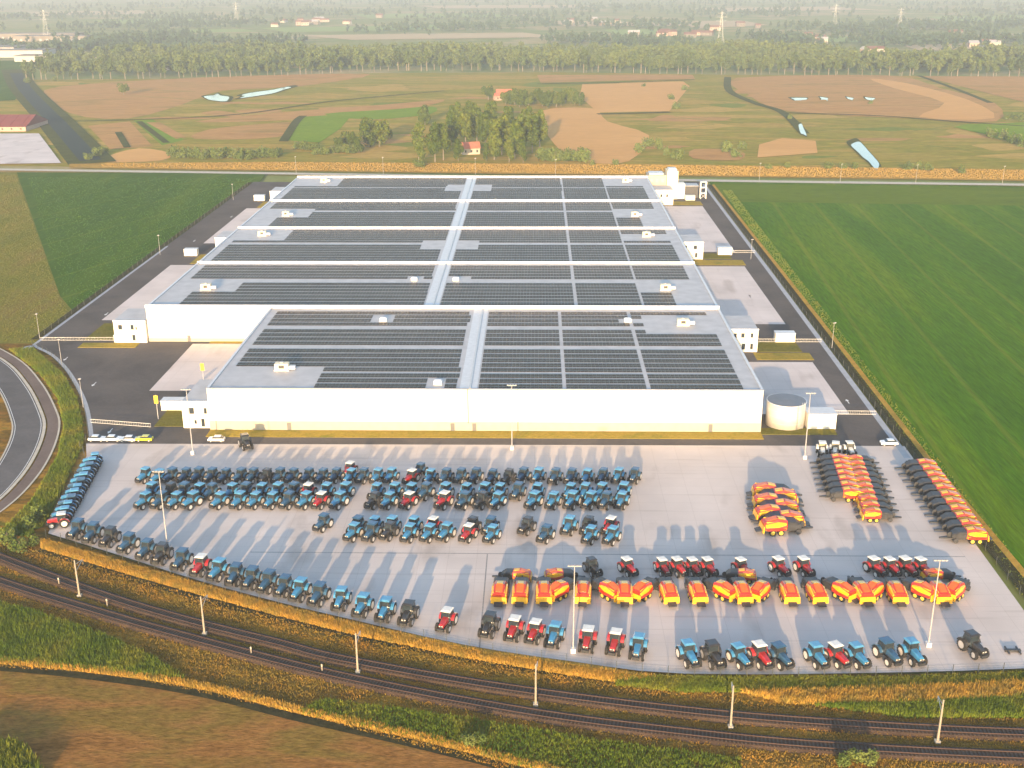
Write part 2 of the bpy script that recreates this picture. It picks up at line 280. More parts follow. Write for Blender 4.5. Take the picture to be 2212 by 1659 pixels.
for nm, px, mt in [('far_green_field', [(395, 64), (520, 62), (560, 68), (420, 71)], palegreen), ('far_green_field', [(560, 60), (930, 54), (1000, 62), (620, 70)], palegreen), ('far_dry_field', [(640, 76), (1130, 70), (1210, 80), (760, 86)], paletan), ('far_dry_field', [(1180, 44), (1440, 48), (1500, 56), (1220, 56)], paletan), ('far_dry_field', [(1470, 46), (1600, 44), (1660, 54), (1500, 62)], paletan), ('far_green_field', [(1640, 74), (1960, 82), (1900, 92), (1680, 88)], palegreen), ('far_green_field', [(1300, 64), (1420, 62), (1430, 74), (1340, 76)], palegreen), ('far_dry_field', [(60, 26), (300, 22), (340, 29), (80, 34)], paletan), ('far_green_field', [(760, 30), (1050, 28), (1120, 36), (800, 40)], palegreen), ('far_dry_field', [(1500, 18), (1800, 14), (1900, 21), (1560, 25)], paletan), ('far_dry_field', [(1950, 98), (2130, 92), (2160, 104), (1990, 110)], paletan), ('far_dry_field', [(100, 126), (340, 118), (350, 126), (130, 134)], paletan), ('far_green_field', [(2000, 36), (2400, 30), (2400, 42), (2050, 46)], palegreen), ('far_dry_field', [(900, 12), (1250, 10), (1300, 16), (950, 18)], paletan), ('far_green_field', [(200, 44), (420, 40), (450, 48), (230, 52)], palegreen)]:
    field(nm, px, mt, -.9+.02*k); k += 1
field('reed_verge', [(150, 354), (600, 349), (1000, 352), (1390, 354), (2212, 366), (2900, 374), (2900, 400), (1400, 379), (600, 369), (150, 362)], reed, -.45)
field('dark_crop_field', [(36, 372), (575, 374), (560, 396), (300, 590), (158, 672), (128, 640)], crop_l, -.40)
field('olive_field', [(-900, 372), (36, 372), (130, 640), (158, 672), (80, 742), (-300, 745), (-900, 600)], olive, -.38)
field('crop_field', [(1531, 393), (3300, 420), (3300, 1900), (2500, 1640), (1958, 955)], crop_r, -.40)
headland = land('headland_crop', [(.075, .14, .006), (.11, .165, .009), (.065, .12, .006)], .02, (.4, 1.6, 1), .5, bump=.2, finescale=.4)
field('crop_headland', [(1540, 396), (2212, 406), (3300, 424), (3300, 470), (2212, 444), (1575, 436)], headland, -.37)
# far road
fr = spline(GL([(-900, 352), (0, 366), (560, 374), (1020, 381), (1530, 390), (2212, 399), (3100, 412)], -.3), 5)
ro = ribbon(fr, -3.5, 3.5, -.25).build('far_road', M['kerb']); ro['kind'] = 'structure'
# creek lines and water
def water(name, px, z=-.55):
    o = sheet(name, spline(GL(px, z), 4, True), z, M['water']); return o
bank = land('ditch_bank', [(.05, .065, .018), (.09, .10, .025)], .1, fine=.6)
def ditch(name, px, w, z=-.5, m=bank):
    o = ribbon(spline(GL(px, z), 6), -w/2, w/2, z).build(name, m); o['kind'] = 'structure'; return o
ditch('creek', [(1572, 166), (1576, 196), (1630, 222), (1690, 242), (1738, 288)], 8)
ditch('creek', [(1690, 243), (1900, 250), (2060, 262), (2260, 275)], 5, -.52)
ditch('creek', [(1985, 163), (2060, 190), (2140, 222)], 6, -.53); ditch('creek', [(100, 262), (300, 258), (520, 246), (720, 218), (960, 196)], 4, -.56)
ditch('creek', [(1160, 181), (1330, 178), (1500, 172)], 5, -.51); ditch('creek', [(1290, 246), (1380, 244), (1448, 242)], 7, -.53)
ditch('creek', [(612, 305), (640, 262), (655, 250)], 7, -.47); ditch('creek', [(300, 262), (360, 308)], 5, -.48); ditch('creek', [(255, 285), (275, 318)], 5, -.49)
for px in ([(1706, 210), (1745, 209), (1748, 215), (1712, 217)], [(1770, 208), (1790, 211), (1788, 216), (1774, 214)], [(1826, 207), (1845, 211), (1842, 216), (1830, 213)], [(1868, 208), (1890, 211), (1886, 217), (1872, 214)],
           [(440, 207), (470, 200), (496, 208), (490, 218), (450, 216)], [(508, 210), (530, 201), (575, 195), (630, 184), (632, 190), (580, 204), (530, 212)],
           [(1836, 312), (1856, 305), (1880, 325), (1906, 356), (1890, 362), (1862, 340)], [(1722, 266), (1732, 264), (1742, 290), (1730, 288)]):
    c = sum((G(*q) for q in px), Vector())/len(px); Q = []
    for a_, b_ in zip(px, px[1:]+px[:1]): Q += [G(*a_), G(*a_).lerp(G(*b_), random.uniform(.3, .7))]
    Q = [c+(q-c)*random.uniform(.65, 1.1) for q in Q]; sheet('pond_bank', spline([c+(q-c)*1.25+Vector((0, 3, 0)) for q in Q], 3, True), -.47, bank); sheet('pond', spline(Q, 3, True), -.44, M['water'])
ditch('canal_bank', [(30, 150), (52, 190), (120, 262), (200, 352)], 30, -.50, bank); cw = ribbon(spline(GL([(34, 158), (56, 194), (124, 266), (196, 346)], -.4), 6), -7, 7, -.42).build('canal', M['murky']); cw['kind'] = 'structure'
field('farm_apron', [(-300, 290), (84, 288), (132, 352), (-300, 358)], M['apron'], -.35)
# the site
verge_px = [(-700, 742), (70, 742), (78, 748), (110, 770), (142, 802), (168, 845), (185, 890), (193, 950), (190, 985), (104, 1155), (430, 1256), (760, 1340), (1000, 1394), (1240, 1430), (1480, 1456), (1960, 1456), (2330, 1445), (2700, 1700), (2700, 2300), (-900, 2300)]
field('verge', verge_px, verge, -.30)
outer = [G(*p) for p in [(70, 747), (108, 768), (140, 800), (166, 843), (183, 888), (192, 950)]]
asp = [Vector((-166, 668, 0)), Vector((-166.5, 362, 0))]+spline(outer, 4)+[Vector((-117, 271.8, 0)), Vector((94.6, 272.6, 0)), Vector((98, 650, 0)), Vector((98, 668, 0))]
sheet('site_asphalt', asp, 0.0, M['asphalt'])
yl = spline([G(*p) for p in [(187, 985), (160, 1040), (128, 1100), (104, 1152)]], 3)[:-1]+spline([G(*p) for p in [(104, 1152), (260, 1200), (430, 1254), (600, 1300), (760, 1338), (1000, 1392), (1240, 1429), (1480, 1455), (1960, 1452), (2300, 1440)]], 3)
sheet('yard', [Vector((-117, 271.9, 0))]+yl+[Vector((95.3, 271.9+.8, 0))], .004, M['yard'])
for nm, x0, x1, y0, y1 in [('loading_apron', 60.2, 87.4, 490, 594), ('loading_apron', 60.2, 87, 381, 464), ('loading_apron', 60.2, 87, 295, 340), ('loading_apron', -151, -128.6, 506, 588), ('loading_apron', -153.5, -128.6, 384, 465), ('loading_apron', -113.3, -87.4, 312, 357)]:
    sheet(nm, [(x0, y0), (x1, y0), (x1, y1), (x0, y1)], .008, M['apron'])
for x0, x1, y0, y1, mt in [(-87, 60, 276.8, 281.6, goldg), (60.1, 80, 280, 284.5, grassy), (72, 86, 350, 361, grassy), (70, 88, 342, 349, goldg), (72, 84, 477, 487, grassy), (62, 88, 466, 475, goldg), (72, 88, 597, 607, goldg), (-151, -139.6, 361, 380, grassy), (-150, -131, 352.5, 357.6, goldg), (-103, -92.6, 284, 299, grassy), (-108, -87.5, 357.5, 362, goldg), (-146, -139, 467, 484, goldg), (-146, -136, 590, 606, goldg)]:
    o = MB().box(x0, x1, y0, y1, 0, .10).build('lawn', mt); o['kind'] = 'structure'
# edge strip and ditch on the right, kerb lines
sr = [Vector((94.6, 265, 0)), Vector((96.5, 450, 0)), Vector((98, 660, 0))]
o = ribbon(sr, 1.7, 0, .012).build('edge_strip', M['strip']); o['kind'] = 'structure'
sr2 = [Vector((96.2, 165, 0)), Vector((95.0, 265, 0)), Vector((96.9, 450, 0)), Vector((98.6, 660, 0))]
o = ribbon(sr2, -.2, -3.2, -.1, z1=-.25).build('ditch', land('dark_ditch', [(.03, .03, .015), (.06, .055, .025)], .3, fine=.8)); o['kind'] = 'structure'
o = ribbon(sr2, -3.2, -4.6, -.25, z1=-.05).build('ditch_bank', reed); o['kind'] = 'structure'
sl2 = [Vector((-166.2, 668, 0)), Vector((-166.6, 362, 0))]
o = ribbon(sl2, -.3, -3.0, -.1, z1=-.2).build('ditch', bpy.data.materials['dark_ditch']); o['kind'] = 'structure'
o = ribbon(spline([Vector((-166.4, 500, 0)), Vector((-166.4, 362, 0))]+outer, 4), .2, 1.3, .012).build('edge_strip', M['strip']); o['kind'] = 'structure'
o = MB().box(-60, 90, 213.3, 213.58, 0, .012).build('drain_channel', M['mark']); o['kind'] = 'structure'
o = MB().box(-10, -9.75, 178, 213.2, 0, .011).build('drain_channel', M['mark']); o['kind'] = 'structure'
# curved road on the left
rd = spline(GL([(-260, 690), (-120, 735), (-20, 785), (28, 838), (55, 895), (60, 930), (42, 980), (5, 1035), (-60, 1095), (-200, 1180)], -.2), 6)
def strip(nm, d0, d1, z, m): o = ribbon(rd, d0, d1, z).build(nm, m); o['kind'] = 'structure'; return o
strip('curved_road', -3.7, 3.7, -.20, M['road']); strip('road_kerb', 3.7, 4.5, -.12, M['kerb']); strip('cycle_path', 4.9, 7.7, -.18, M['path']); strip('path_kerb', 7.7, 8.2, -.13, M['kerb']); strip('road_kerb', -4.1, -3.7, -.13, M['kerb'])
strip('lane_marking', 3.2, 3.35, -.192, M['paint']); strip('lane_marking', -3.35, -3.2, -.192, M['paint'])
def arrow(px, rz):
    p = G(*px); c, s = math.cos(rz), math.sin(rz); sh = [(-.12, -1.8), (.12, -1.8), (.12, .4), (.55, .4), (0, 1.8), (-.55, .4), (-.12, .4)]
    sheet('road_arrow', [(p.x+x*c-y*s, p.y+x*s+y*c) for x, y in sh], .008, M['paint'])
for px in [(203, 830), (142, 775), (238, 931), (1692, 678+92), (1831, 867), (1620, 640), (1562, 545), (500, 468), (420, 520), (230, 678)]: arrow(px, 0 if px[0] > 1000 else math.pi)
# railway
def track(name, px, label):
    c = spline(GL(px, 0), 8); mb = MB(); z0, z1 = -.28, .12
    ribbon(c, -2.0, -1.4, z0, mb, z1=z1); ribbon(c, -1.4, 1.4, z1, mb); ribbon(c, 1.4, 2.0, z1, mb, z1=z0)
    b = mb.build('track_bed', M['ballast']); b['kind'] = 'structure'
    t = empty(name, c[len(c)//2]); tag(t, label, 'railway track'); off = -t.location
    cl = [p+off for p in c]
    for d in (-.75, .75):
        r = MB(); ribbon(cl, d-.04, d+.04, z1+.22, r); ribbon(cl, d-.04, d-.04, z1+.05, r, z1=z1+.22); ribbon(cl, d+.04, d+.04, z1+.22, r, z1=z1+.05); r.build('rail', M['rail'], t)
    q = MB(); pts = resample(cl, .62)
    for a, b2 in zip(pts[:-1], pts[1:]):
        d = (b2-a).normalized(); n = Vector((-d.y, d.x, 0)); w = d*.13
        v = [a+n*1.3-w, a+n*1.3+w, a-n*1.3+w, a-n*1.3-w]
        q.add([(p.x, p.y, z) for z in (z1-.02, z1+.07) for p in v], [(4, 5, 6, 7), (0, 1, 5, 4), (2, 3, 7, 6), (1, 2, 6, 5), (3, 0, 4, 7)])
    s = q.build('sleepers', M['sleeper'], t); s['kind'] = 'stuff'
track('railway_track', [(-330, 1095), (-120, 1208), (0, 1256), (200, 1318), (400, 1375), (737, 1461), (1138, 1538), (1475, 1582), (1775, 1611), (2212, 1634), (2700, 1648)], 'main railway track running along the brown stubble field')
track('railway_track', [(-330, 1050), (-120, 1155), (0, 1204), (217, 1284), (400, 1339), (600, 1389), (737, 1424), (1071, 1483), (1475, 1535), (1808, 1563), (2212, 1584), (2700, 1596)], 'second railway track nearer the tractor yard')
field('stubble_field', [(-300, 1438), (0, 1448), (240, 1470), (440, 1502), (640, 1552), (860, 1600), (1000, 1634), (1120, 1668), (1300, 1730), (1300, 2100), (-600, 2100), (-600, 1440)], brownf, -.26)
dd = spline(GL([(-300, 1425), (0, 1436), (240, 1460), (440, 1492), (640, 1542), (860, 1591), (1000, 1625), (1120, 1656), (1400, 1725)], 0), 6)
o = ribbon(dd, -1.5, .4, -.20, z1=-.22).build('ditch', bpy.data.materials['dark_ditch']); o['kind'] = 'structure'
o = ribbon(dd, .4, 1.6, -.2, z1=-.05).build('ditch_bank', reed); o['kind'] = 'structure'
d3 = spline(GL([(88, 1182), (250, 1232), (430, 1284), (600, 1328), (760, 1366), (1000, 1414), (1200, 1446), (1330, 1462)], 0), 6)
o = ribbon(d3, -1.5, .2, -.22, z1=-.21).build('ditch', bpy.data.materials['dark_ditch']); o['kind'] = 'structure'
o = ribbon(d3, .2, 3.4, -.2, z1=-.05).build('reed_verge', reed); o['kind'] = 'structure'

# ------------------------------------------------------------------ warehouse
RZ = 11.6
wh = empty('warehouse', (-34, 448, 0)); tag(wh, 'huge white warehouse with solar panels covering its stepped flat roof', 'warehouse')
def wpart(mb, name, m, parent=wh, smooth=False):
    off = parent.location if parent is wh else Vector((0, 0, 0))
    o = mb.build(name, m, parent, smooth)
    if parent is wh:
        o.location = -wh.location
    return o
XL, XF, XR, Y0, Y1, Y2 = -128.5, -87.0, 60.0, 281.8, 359.4, 614.0
wpart(MB().box(XF, XR, Y0, Y1, 2.6, RZ), 'wall', M['white']); wpart(MB().box(XF-.06, XR+.06, Y0-.06, Y1-.1, 0, 2.6), 'plinth', M['plinth'])
wpart(MB().box(XL, XR-.003, Y1+.01, Y2, 1.2, RZ), 'wall', M['white']); wpart(MB().box(XL-.06, XR+.05, Y1-.04, Y2+.06, 0, 1.2), 'plinth', M['plinth'])
wpart(MB().box(XF+.5, XR-.5, Y0+.5, Y1-.3, RZ+.002, RZ+.06), 'roof', M['roof']); wpart(MB().box(XL+.5, XR-.5, Y1+.5, Y2-.5, RZ+.002, RZ+.06), 'roof', M['roof'])
def edge(x0, x1, y0, y1, h, m='lgrey', nm='roof_edge'): wpart(MB().box(x0, x1, y0, y1, RZ+.003, RZ+h), nm, M[m])
edge(XF-.1, XR+.1, Y0-.1, Y0+.5, .35, 'grey'); edge(XF-.1, XF+.6, Y0+.5, Y1-.5, .35); edge(XR-.6, XR+.1, Y0+.5, Y1-.4, .35); edge(XL-.1, XL+.6, Y1+.4, Y2-.6, .35); edge(XR-.6, XR+.1, Y1+.4, Y2-.6, .35)
edge(XL-.1, XR+.1, Y2-.6, Y2+.1, 1.0, 'parapet', 'fire_wall')
FW = [421.0, 483.6, 546.3]
edge(XL-.1, XR+.1, Y1-.3, Y1+.3, 1.1, 'parapet', 'fire_wall')
for y in FW: edge(XL-.1, XR+.1, y-.25, y+.25, .85, 'parapet', 'fire_wall')
# central service strips with cable tray
for (x, a, b) in [(-34.2, Y1+.4, FW[0]-.4), (-34.2, FW[0]+.4, FW[1]-.4), (-34.2, FW[1]+.4, FW[2]-.4), (-34.2, FW[2]+.4, Y2-.7), (-17.6, Y0+.6, Y1-.5)]:
    s = MB().box(x-2.3, x+2.3, a, b, RZ+.06, RZ+.12); s = wpart(s, 'service_strip', M['lgrey'])
    MB().box(x+.2, x+.7, a, b, RZ+.12, RZ+.42).build('cable_tray', M['galv'], s)
# solar rows, cut round the bare patches of the roof
def rect(x0, x1, y0, y1):
    ym = (y0+y1)/2; return (G(x0, ym, RZ).x, G(x1, ym, RZ).x, G(800, y1, RZ).y, G(800, y0, RZ).y)
bare = [rect(*q) for q in [(440, 690, 793, 838), (1390, 1600, 683, 717), (300, 412, 605, 664), (400, 520, 604, 630), (1380, 1460, 607, 630), (1455, 1600, 603, 664), (1346, 1470, 507, 521), (912, 1034, 522, 537), (1329, 1390, 454, 469), (1385, 1500, 452, 489),
        (966, 1062, 401, 411), (1311, 1420, 386, 401), (560, 673, 453, 470), (480, 597, 455, 490), (440, 623, 498, 521), (600, 737, 384, 402), (880, 914, 601, 608), (964, 1017, 601, 608), (805, 850, 686, 698), (1340, 1370, 688, 698), (930, 962, 820, 836)]]
def row(y, d, segs, z=RZ+.16):
    for a, b in segs:
        if b-a < 3: continue
        v = []; n = int((b-a)/1.06); cnt = 0; vs = []; fs = []; tl = .015*d
        for i in range(n):
            x0 = a+i*1.06; x1 = x0+1.0
            for h0, h1 in ((0, d*.49), (d*.51, d)):
                p = [(x0, y+h0, z+tl*h0/d), (x1, y+h0, z+tl*h0/d), (x1, y+h1, z+tl*h1/d), (x0, y+h1, z+tl*h1/d)]
                k0 = len(vs); vs += p+[(q[0], q[1], q[2]-.05) for q in p]
                fs += [(k0, k0+1, k0+2, k0+3), (k0, k0+4, k0+5, k0+1), (k0+1, k0+5, k0+6, k0+2), (k0+3, k0+2, k0+6, k0+7), (k0, k0+3, k0+7, k0+4)]
        me = np_mesh('solar_row', np.array(vs)-np.array(wh.location), np.array(fs), M['panel'])
        link(bpy.data.objects.new('solar_row', me), wh)
def segments(x0, x1, gaps, y0, y1):
    segs = [(x0, x1)]
    cut = [(g-w/2, g+w/2) for g, w in gaps]+[(r[0], r[1]) for r in bare if r[2] < y1-.6 and r[3] > y0+.6]
    for c0, c1 in cut:
        segs = [s for a, b in segs for s in ((a, min(b, c0)), (max(a, c1), b)) if s[1]-s[0] > .5]
    return segs
def block(x0, x1, y0, y1, gaps, pitch=4.15, d=3.08):
    n = int((y1-y0+.8)/pitch); pad = (y1-y0-(n*pitch-.8))/2
    for i in range(n):
        y = y0+pad+i*pitch; row(y, d, segments(x0, x1, gaps, y, y+d))
gy = [G(800, y, RZ).y for y in (806, 751, 708)]
fg = [(-17.6, 5.4), (8.2, .34), (30.5, .34)]
for a, b in [(Y0+1.2, gy[0]-.3), (gy[0]+.3, gy[1]-.6), (gy[1]+.6, gy[2]-.3), (gy[2]+.3, Y1-2.2)]: block(XF+3.2, XR-4.0, a, b, fg)
rg = [(-34.2, 5.4), (14, .3), (36, .3)]
mids = [394.8, 454.1, 521.2, 583.0]; wl = [Y1]+FW+[Y2]
for i in range(4): 
    block(XL+4.0, XR-4.5, wl[i]+2.2, mids[i]-.9, rg, 4.15, 3.1); block(XL+4.0, XR-4.5, mids[i]+.9, wl[i+1]-1.6, rg, 4.15, 3.1)
# doors, downpipes
def wallbox(x, w, z0, z1, y, nm, m, parent=wh): return wpart(MB().box(x-w/2, x+w/2, y-.12, y-.03, z0, z1), nm, M[m], parent)
for px in (625, 978, 1025, 1533): wallbox(G(px, 930).x, 1.1, 0, 2.2, Y0-.05, 'door', 'doorgrey')
wallbox(G(412, 735).x, 1.1, 0, 2.2, Y1, 'door', 'doorgrey')
for px in (1012,): wallbox(G(px, 930).x, .3, 2.2, RZ+.3, Y0, 'downpipe', 'doorgrey')
# dock doors along the sides
for y in list(range(388, 462, 6))+list(range(498, 590, 6)):
    wpart(MB().box(XR+.02, XR+.14, y-1.6, y+1.6, 1.2, 4.6), 'dock_door', M['lgrey']); wpart(MB().box(XL-.14, XL-.02, y-1.6, y+1.6, 1.2, 4.6), 'dock_door', M['lgrey'])
for y in range(300, 340, 6): wpart(MB().box(XR+.02, XR+.14, y-1.6, y+1.6, 1.2, 4.6), 'dock_door', M['lgrey'])
# office annexes on the sides
def office(x0, x1, y0, y1, h, wins):
    o = wpart(MB().box(x0, x1, y0, y1, 0, h), 'office_annex', M['white'])
    MB().box(x0-.1, x1+.1, y0-.1, y0+.3, h, h+.35).build('parapet', M['parapet'], o); MB().box(x0+.02, x1-.02, y0+.3, y1, h+.002, h+.1).build('flat_roof', M['roof'], o)
    for x, z, w, hh in wins: MB().box(x-w/2, x+w/2, y0-.06, y0+.02, z-hh/2, z+hh/2).build('window', M['pane'], o); MB().box(x-w/2-.08, x+w/2+.08, y0-.12, y0-.061, z-hh/2-.14, z-hh/2-.03).build('sill', M['grey'], o)
    return o
office(60.3, 71.5, 350, 366, 7.4, [(62.4, 5.6, .7, 1.4), (64.2, 5.6, .9, 1.4), (66.6, 5.6, 1.1, 1.4), (69.5, 5.6, .8, 1.4), (64.6, 1.9, .9, 1.8), (67.0, 1.9, 1.1, 1.9), (69.6, 1.9, .9, 1.8)])
office(60.3, 71.4, 476.4, 492, 7.2, [(64, 5.2, .8, 1.5), (68, 5.2, 1.4, 1.6), (68.5, 1.8, 1, 1.9)]); office(60.3, 72.3, 597, 612, 7.6, [(66, 5, 1, 1.5), (69, 5, 1, 1.5)])
office(-139.4, -128.8, 358, 373, 7.4, [(-137.2, 5.4, 1.3, 1.5), (-133.2, 5.4, 1.0, 1.6), (-131.9, 5.0, .5, .9), (-133, 1.8, 1, 1.9)]); office(-139.2, -128.8, 484, 499, 7.2, [(-136, 5.2, 1, 1.4), (-132, 5.2, 1, 1.4)]); office(-140, -128.8, 596, 610, 7.2, [(-136, 5, 1, 1.4)])
office(-94.6, -87.3, 283, 301, 7.4, [(-92.0, 5.0, 1.3, 1.7), (-89.2, 1.6, .9, 2.2), (-91.2, 1.8, .6, 1.0), (-88.3, 5, .8, 1.6)])
# rear plant corner
pl = empty('plant_building', (64, 628, 0)); tag(pl, 'pale stepped plant building at the far right warehouse corner', 'building')
def pp(mb, nm, m): o = mb.build(nm, M[m], pl); o.location = -pl.location; return o
pp(MB().box(60.6, 70.5, 616, 628, 0, 12.4), 'tower', 'plinth'); pp(MB().box(70.6, 76.5, 614, 624, 0, 15.0), 'tower', 'cream'); pp(MB().box(61.5, 69, 618, 626, 12.4, 13.2), 'roof_cap', 'lgrey'); pp(MB().box(71.4, 75.6, 615.5, 622, 15.0, 16.0), 'roof_cap', 'lgrey')
pp(MB().box(76.6, 80.5, 615, 622, 0, 8.0), 'side_block', 'white')
for x in (62.5, 65.5, 68.5): pp(MB().box(x-.7, x+.7, 615.9, 615.99, 8.8, 10.6), 'louvre', 'grey')
dt = empty('dark_container', (84.5, 622, 0)); tag(dt, 'dark grey equipment container behind the rear lane bend', 'container')
o = MB().box(-3.6, 3.6, -4, 4, .3, 6.2).build('body', M['bdark'], dt); [MB().box(-3.7, 3.7, y-.08, y+.08, .35, 6.1).build('rib', M['grey'], o) for y in (-3, -1, 1, 3)]; MB().box(-3.8, 3.8, -4.2, 4.2, 6.2, 6.5).build('roof', M['grey'], dt); MB().box(-3.6, 3.6, -4, 4, 0, .3).build('skid', M['dark'], dt)
ft = empty('steel_frame_tower', (90.5, 616, 0)); tag(ft, 'pale open steel frame tower beside the dark container', 'tower')
for x in (-1.5, 1.5):
    for y in (-1.5, 1.5): MB().box(x-.15, x+.15, y-.15, y+.15, 0, 9).build('post', M['rwhite'], ft)
for z in (3, 6, 9): MB().box(-1.8, 1.8, -1.8, 1.8, z-.12, z+.12).build('platform', M['rwhite'], ft)
for s in (-1, 1): MB().tube((-1.5*s, -1.62, .2), (1.5*s, -1.62, 3), .08).build('brace', M['rwhite'], ft)

# ------------------------------------------------------------------ roof units, cabins, tank
ORD = 'first second third fourth fifth sixth seventh eighth ninth tenth eleventh twelfth thirteenth fourteenth fifteenth sixteenth seventeenth eighteenth nineteenth twentieth'.split()
def ordw(n):
    if n < 20: return ORD[n]
    if n >= 99: return 'hundredth' if n == 99 else 'hundred-and-'+ordw(n-100)
    t = 'x x twenty thirty forty fifty sixty seventy eighty ninety'.split()[(n+1)//10]; r = (n+1) % 10
    return (t+'-'+ORD[r-1]) if r else t[:-1]+'ieth'
def roof_unit(px, w, label, big=True):
    p = G(px[0], px[1], RZ); t = empty('roof_unit', (p.x, p.y, RZ+.06)); tag(t, label, 'ventilation unit', 'cream ventilation units on the roof')
    MB().box(-w/2, w/2, -1.1, 1.1, .25, 2.0).build('casing', M['cream'], t); MB().box(-w/2-.2, w/2+.2, -1.3, 1.3, 0, .25).build('frame', M['galv'], t)
    MB().box(w/2, w/2+1.8, -.7, .7, .3, 1.2).build('duct', M['lgrey'], t); MB().box(-w*.2, w*.2, -1.16, -1.1, .7, 1.6).build('louvre', M['dark'], t); MB().zlathe([(2.0, .55), (2.35, .55)], 0, 0, 12).build('fan', M['grey'], t)
for px, w, lb in [((610, 799), 3.8, 'cream ventilation unit on the bare patch at the front left roof corner'), ((1475, 702), 3.6, 'cream ventilation unit at the right end of the front roof'), ((446, 625), 3.4, 'cream ventilation unit at left, just behind the step in the roof'), ((1437, 626), 3.4, 'cream ventilation unit at right on the bay behind the front roof'), ((1396, 511), 3.2, 'cream ventilation unit at right on the third roof bay from the front'), ((567, 509), 3.2, 'cream ventilation unit at left on the third roof bay from the front'), ((618, 466), 3.0, 'cream ventilation unit at left on the fourth roof strip from the back'), ((1371, 467), 3.0, 'cream ventilation unit at right on the second roof bay from the back'), ((700, 393), 3.0, 'farthest cream ventilation unit at the left end of the roof'), ((1351, 393), 3.0, 'farthest cream ventilation unit at the right end of the roof')]: roof_unit(px, w, lb)
for px, lb in [((828, 694), 'small white roof vent on the front roof, left of the service strip'), ((1356, 695), 'small white roof vent near the back edge of the front right roof'), ((946, 830), 'small white roof vent at the front edge beside the service strip'), ((895, 606), 'small white roof vent left of the strip on the bay behind'), ((985, 606), 'small white roof vent right of the strip on the bay behind')]:
    p = G(*px, RZ); t = empty('roof_vent', (p.x, p.y, RZ+.06)); tag(t, lb, 'roof vent'); MB().box(-1.1, 1.1, -.8, .8, 0, .8).build('curb', M['rwhite'], t); MB().loft([[(-1.2, -.9, .8), (1.2, -.9, .8), (1.2, .9, .8), (-1.2, .9, .8)], [(-.8, -.5, 1.2), (.8, -.5, 1.2), (.8, .5, 1.2), (-.8, .5, 1.2)]]).build('dome', M['parapet'], t)
def cabin(px, w, d, h, label, rz=0):
    p = G(*px); t = empty('white_cabin', (p.x, p.y+d/2, 0), rz); tag(t, label, 'cabin', 'white service cabins beside the warehouse')
    MB().box(-w/2, w/2, -d/2, d/2, .15, h).build('body', M['white'], t); MB().box(-w/2-.12, w/2+.12, -d/2-.12, d/2+.12, h, h+.18).build('roof', M['lgrey'], t); MB().box(-w/2-.05, w/2+.05, -d/2-.05, d/2+.05, 0, .15).build('base', M['plinth'], t)
    MB().box(w*.12, w*.12+.95, -d/2-.05, -d/2+.01, .16, 2.1 if h > 2.4 else h-.2).build('door', M['lgrey'], t)
for px, w, d, h, lb in [((267, 740), 6.2, 3, 2.3, 'white flat cabin in front of the left office annex'), ((374, 887), 6.6, 3.2, 2.7, 'white cabin behind the lawn at the front left corner'), ((412, 553), 5.6, 3, 2.8, 'white cabin at left beside the middle of the left lane'), ((560, 434), 5.6, 3, 2.8, 'white cabin at the far end of the left lane'),
        ((1696, 740), 6.4, 3.2, 3.0, 'white cabin between the right office annex and the lane'), ((1566, 551), 6, 3.2, 3.0, 'white cabin beside the second right office annex'), ((1491, 433), 5, 3, 2.4, 'white cabin at the far end of the right lane'), ((1774, 927), 7.6, 5, 4.2, 'large white pump house beside the round tank')]: cabin(px, w, d, h, lb)
p = G(1697, 910); tk = empty('water_tank', (67.7, 288, 0)); tag(tk, 'round pale sprinkler tank at the front right warehouse corner', 'tank')
MB().zlathe([(0, 5.2), (6.6, 5.2), (6.6, 5.0)], 0, 0, 40).build('shell', M['tank'], tk, True); MB().zlathe([(6.6, 5.28), (6.85, 5.28)], 0, 0, 40).build('rim', M['lgrey'], tk); MB().zlathe([(6.86, 5.1), (7.0, .4)], 0, 0, 40).build('roof', M['tankroof'], tk)
for z in (1.6, 3.3, 5.0): MB().zlathe([(z, 5.23), (z+.08, 5.23)], 0, 0, 40, cap=False).build('seam', M['lgrey'], tk)
ld = MB()
for x in (3.3, 3.8): ld.tube((x, -4.2, 0), (x, -4.2, 7.6), .04, n=5)
for i in range(24): ld.tube((3.3, -4.2, .3+i*.3), (3.8, -4.2, .3+i*.3), .025, n=4)
ld.build('ladder', M['galv'], tk); MB().tube((5.6, -1, 0), (5.6, -1, 3), .3).build('pipe', M['grey'], tk)
# yellow bollard-like tarpaulin posts near the front left apron
for px, lb in [((342, 905), 'tall yellow dock height sign on a post beside the front left apron'), ((441, 832), 'yellow dock sign at the warehouse corner behind the annex')]:
    p = G(*px); t = empty('yellow_sign', (p.x, p.y, 0)); tag(t, lb, 'sign'); MB().tube((0, 0, 0), (0, 0, 7), .1, .08).build('post', M['galv'], t); MB().box(-.55, .55, -.16, -.1, 4.6, 6.9).build('panel', M['yellowpaint'], t)

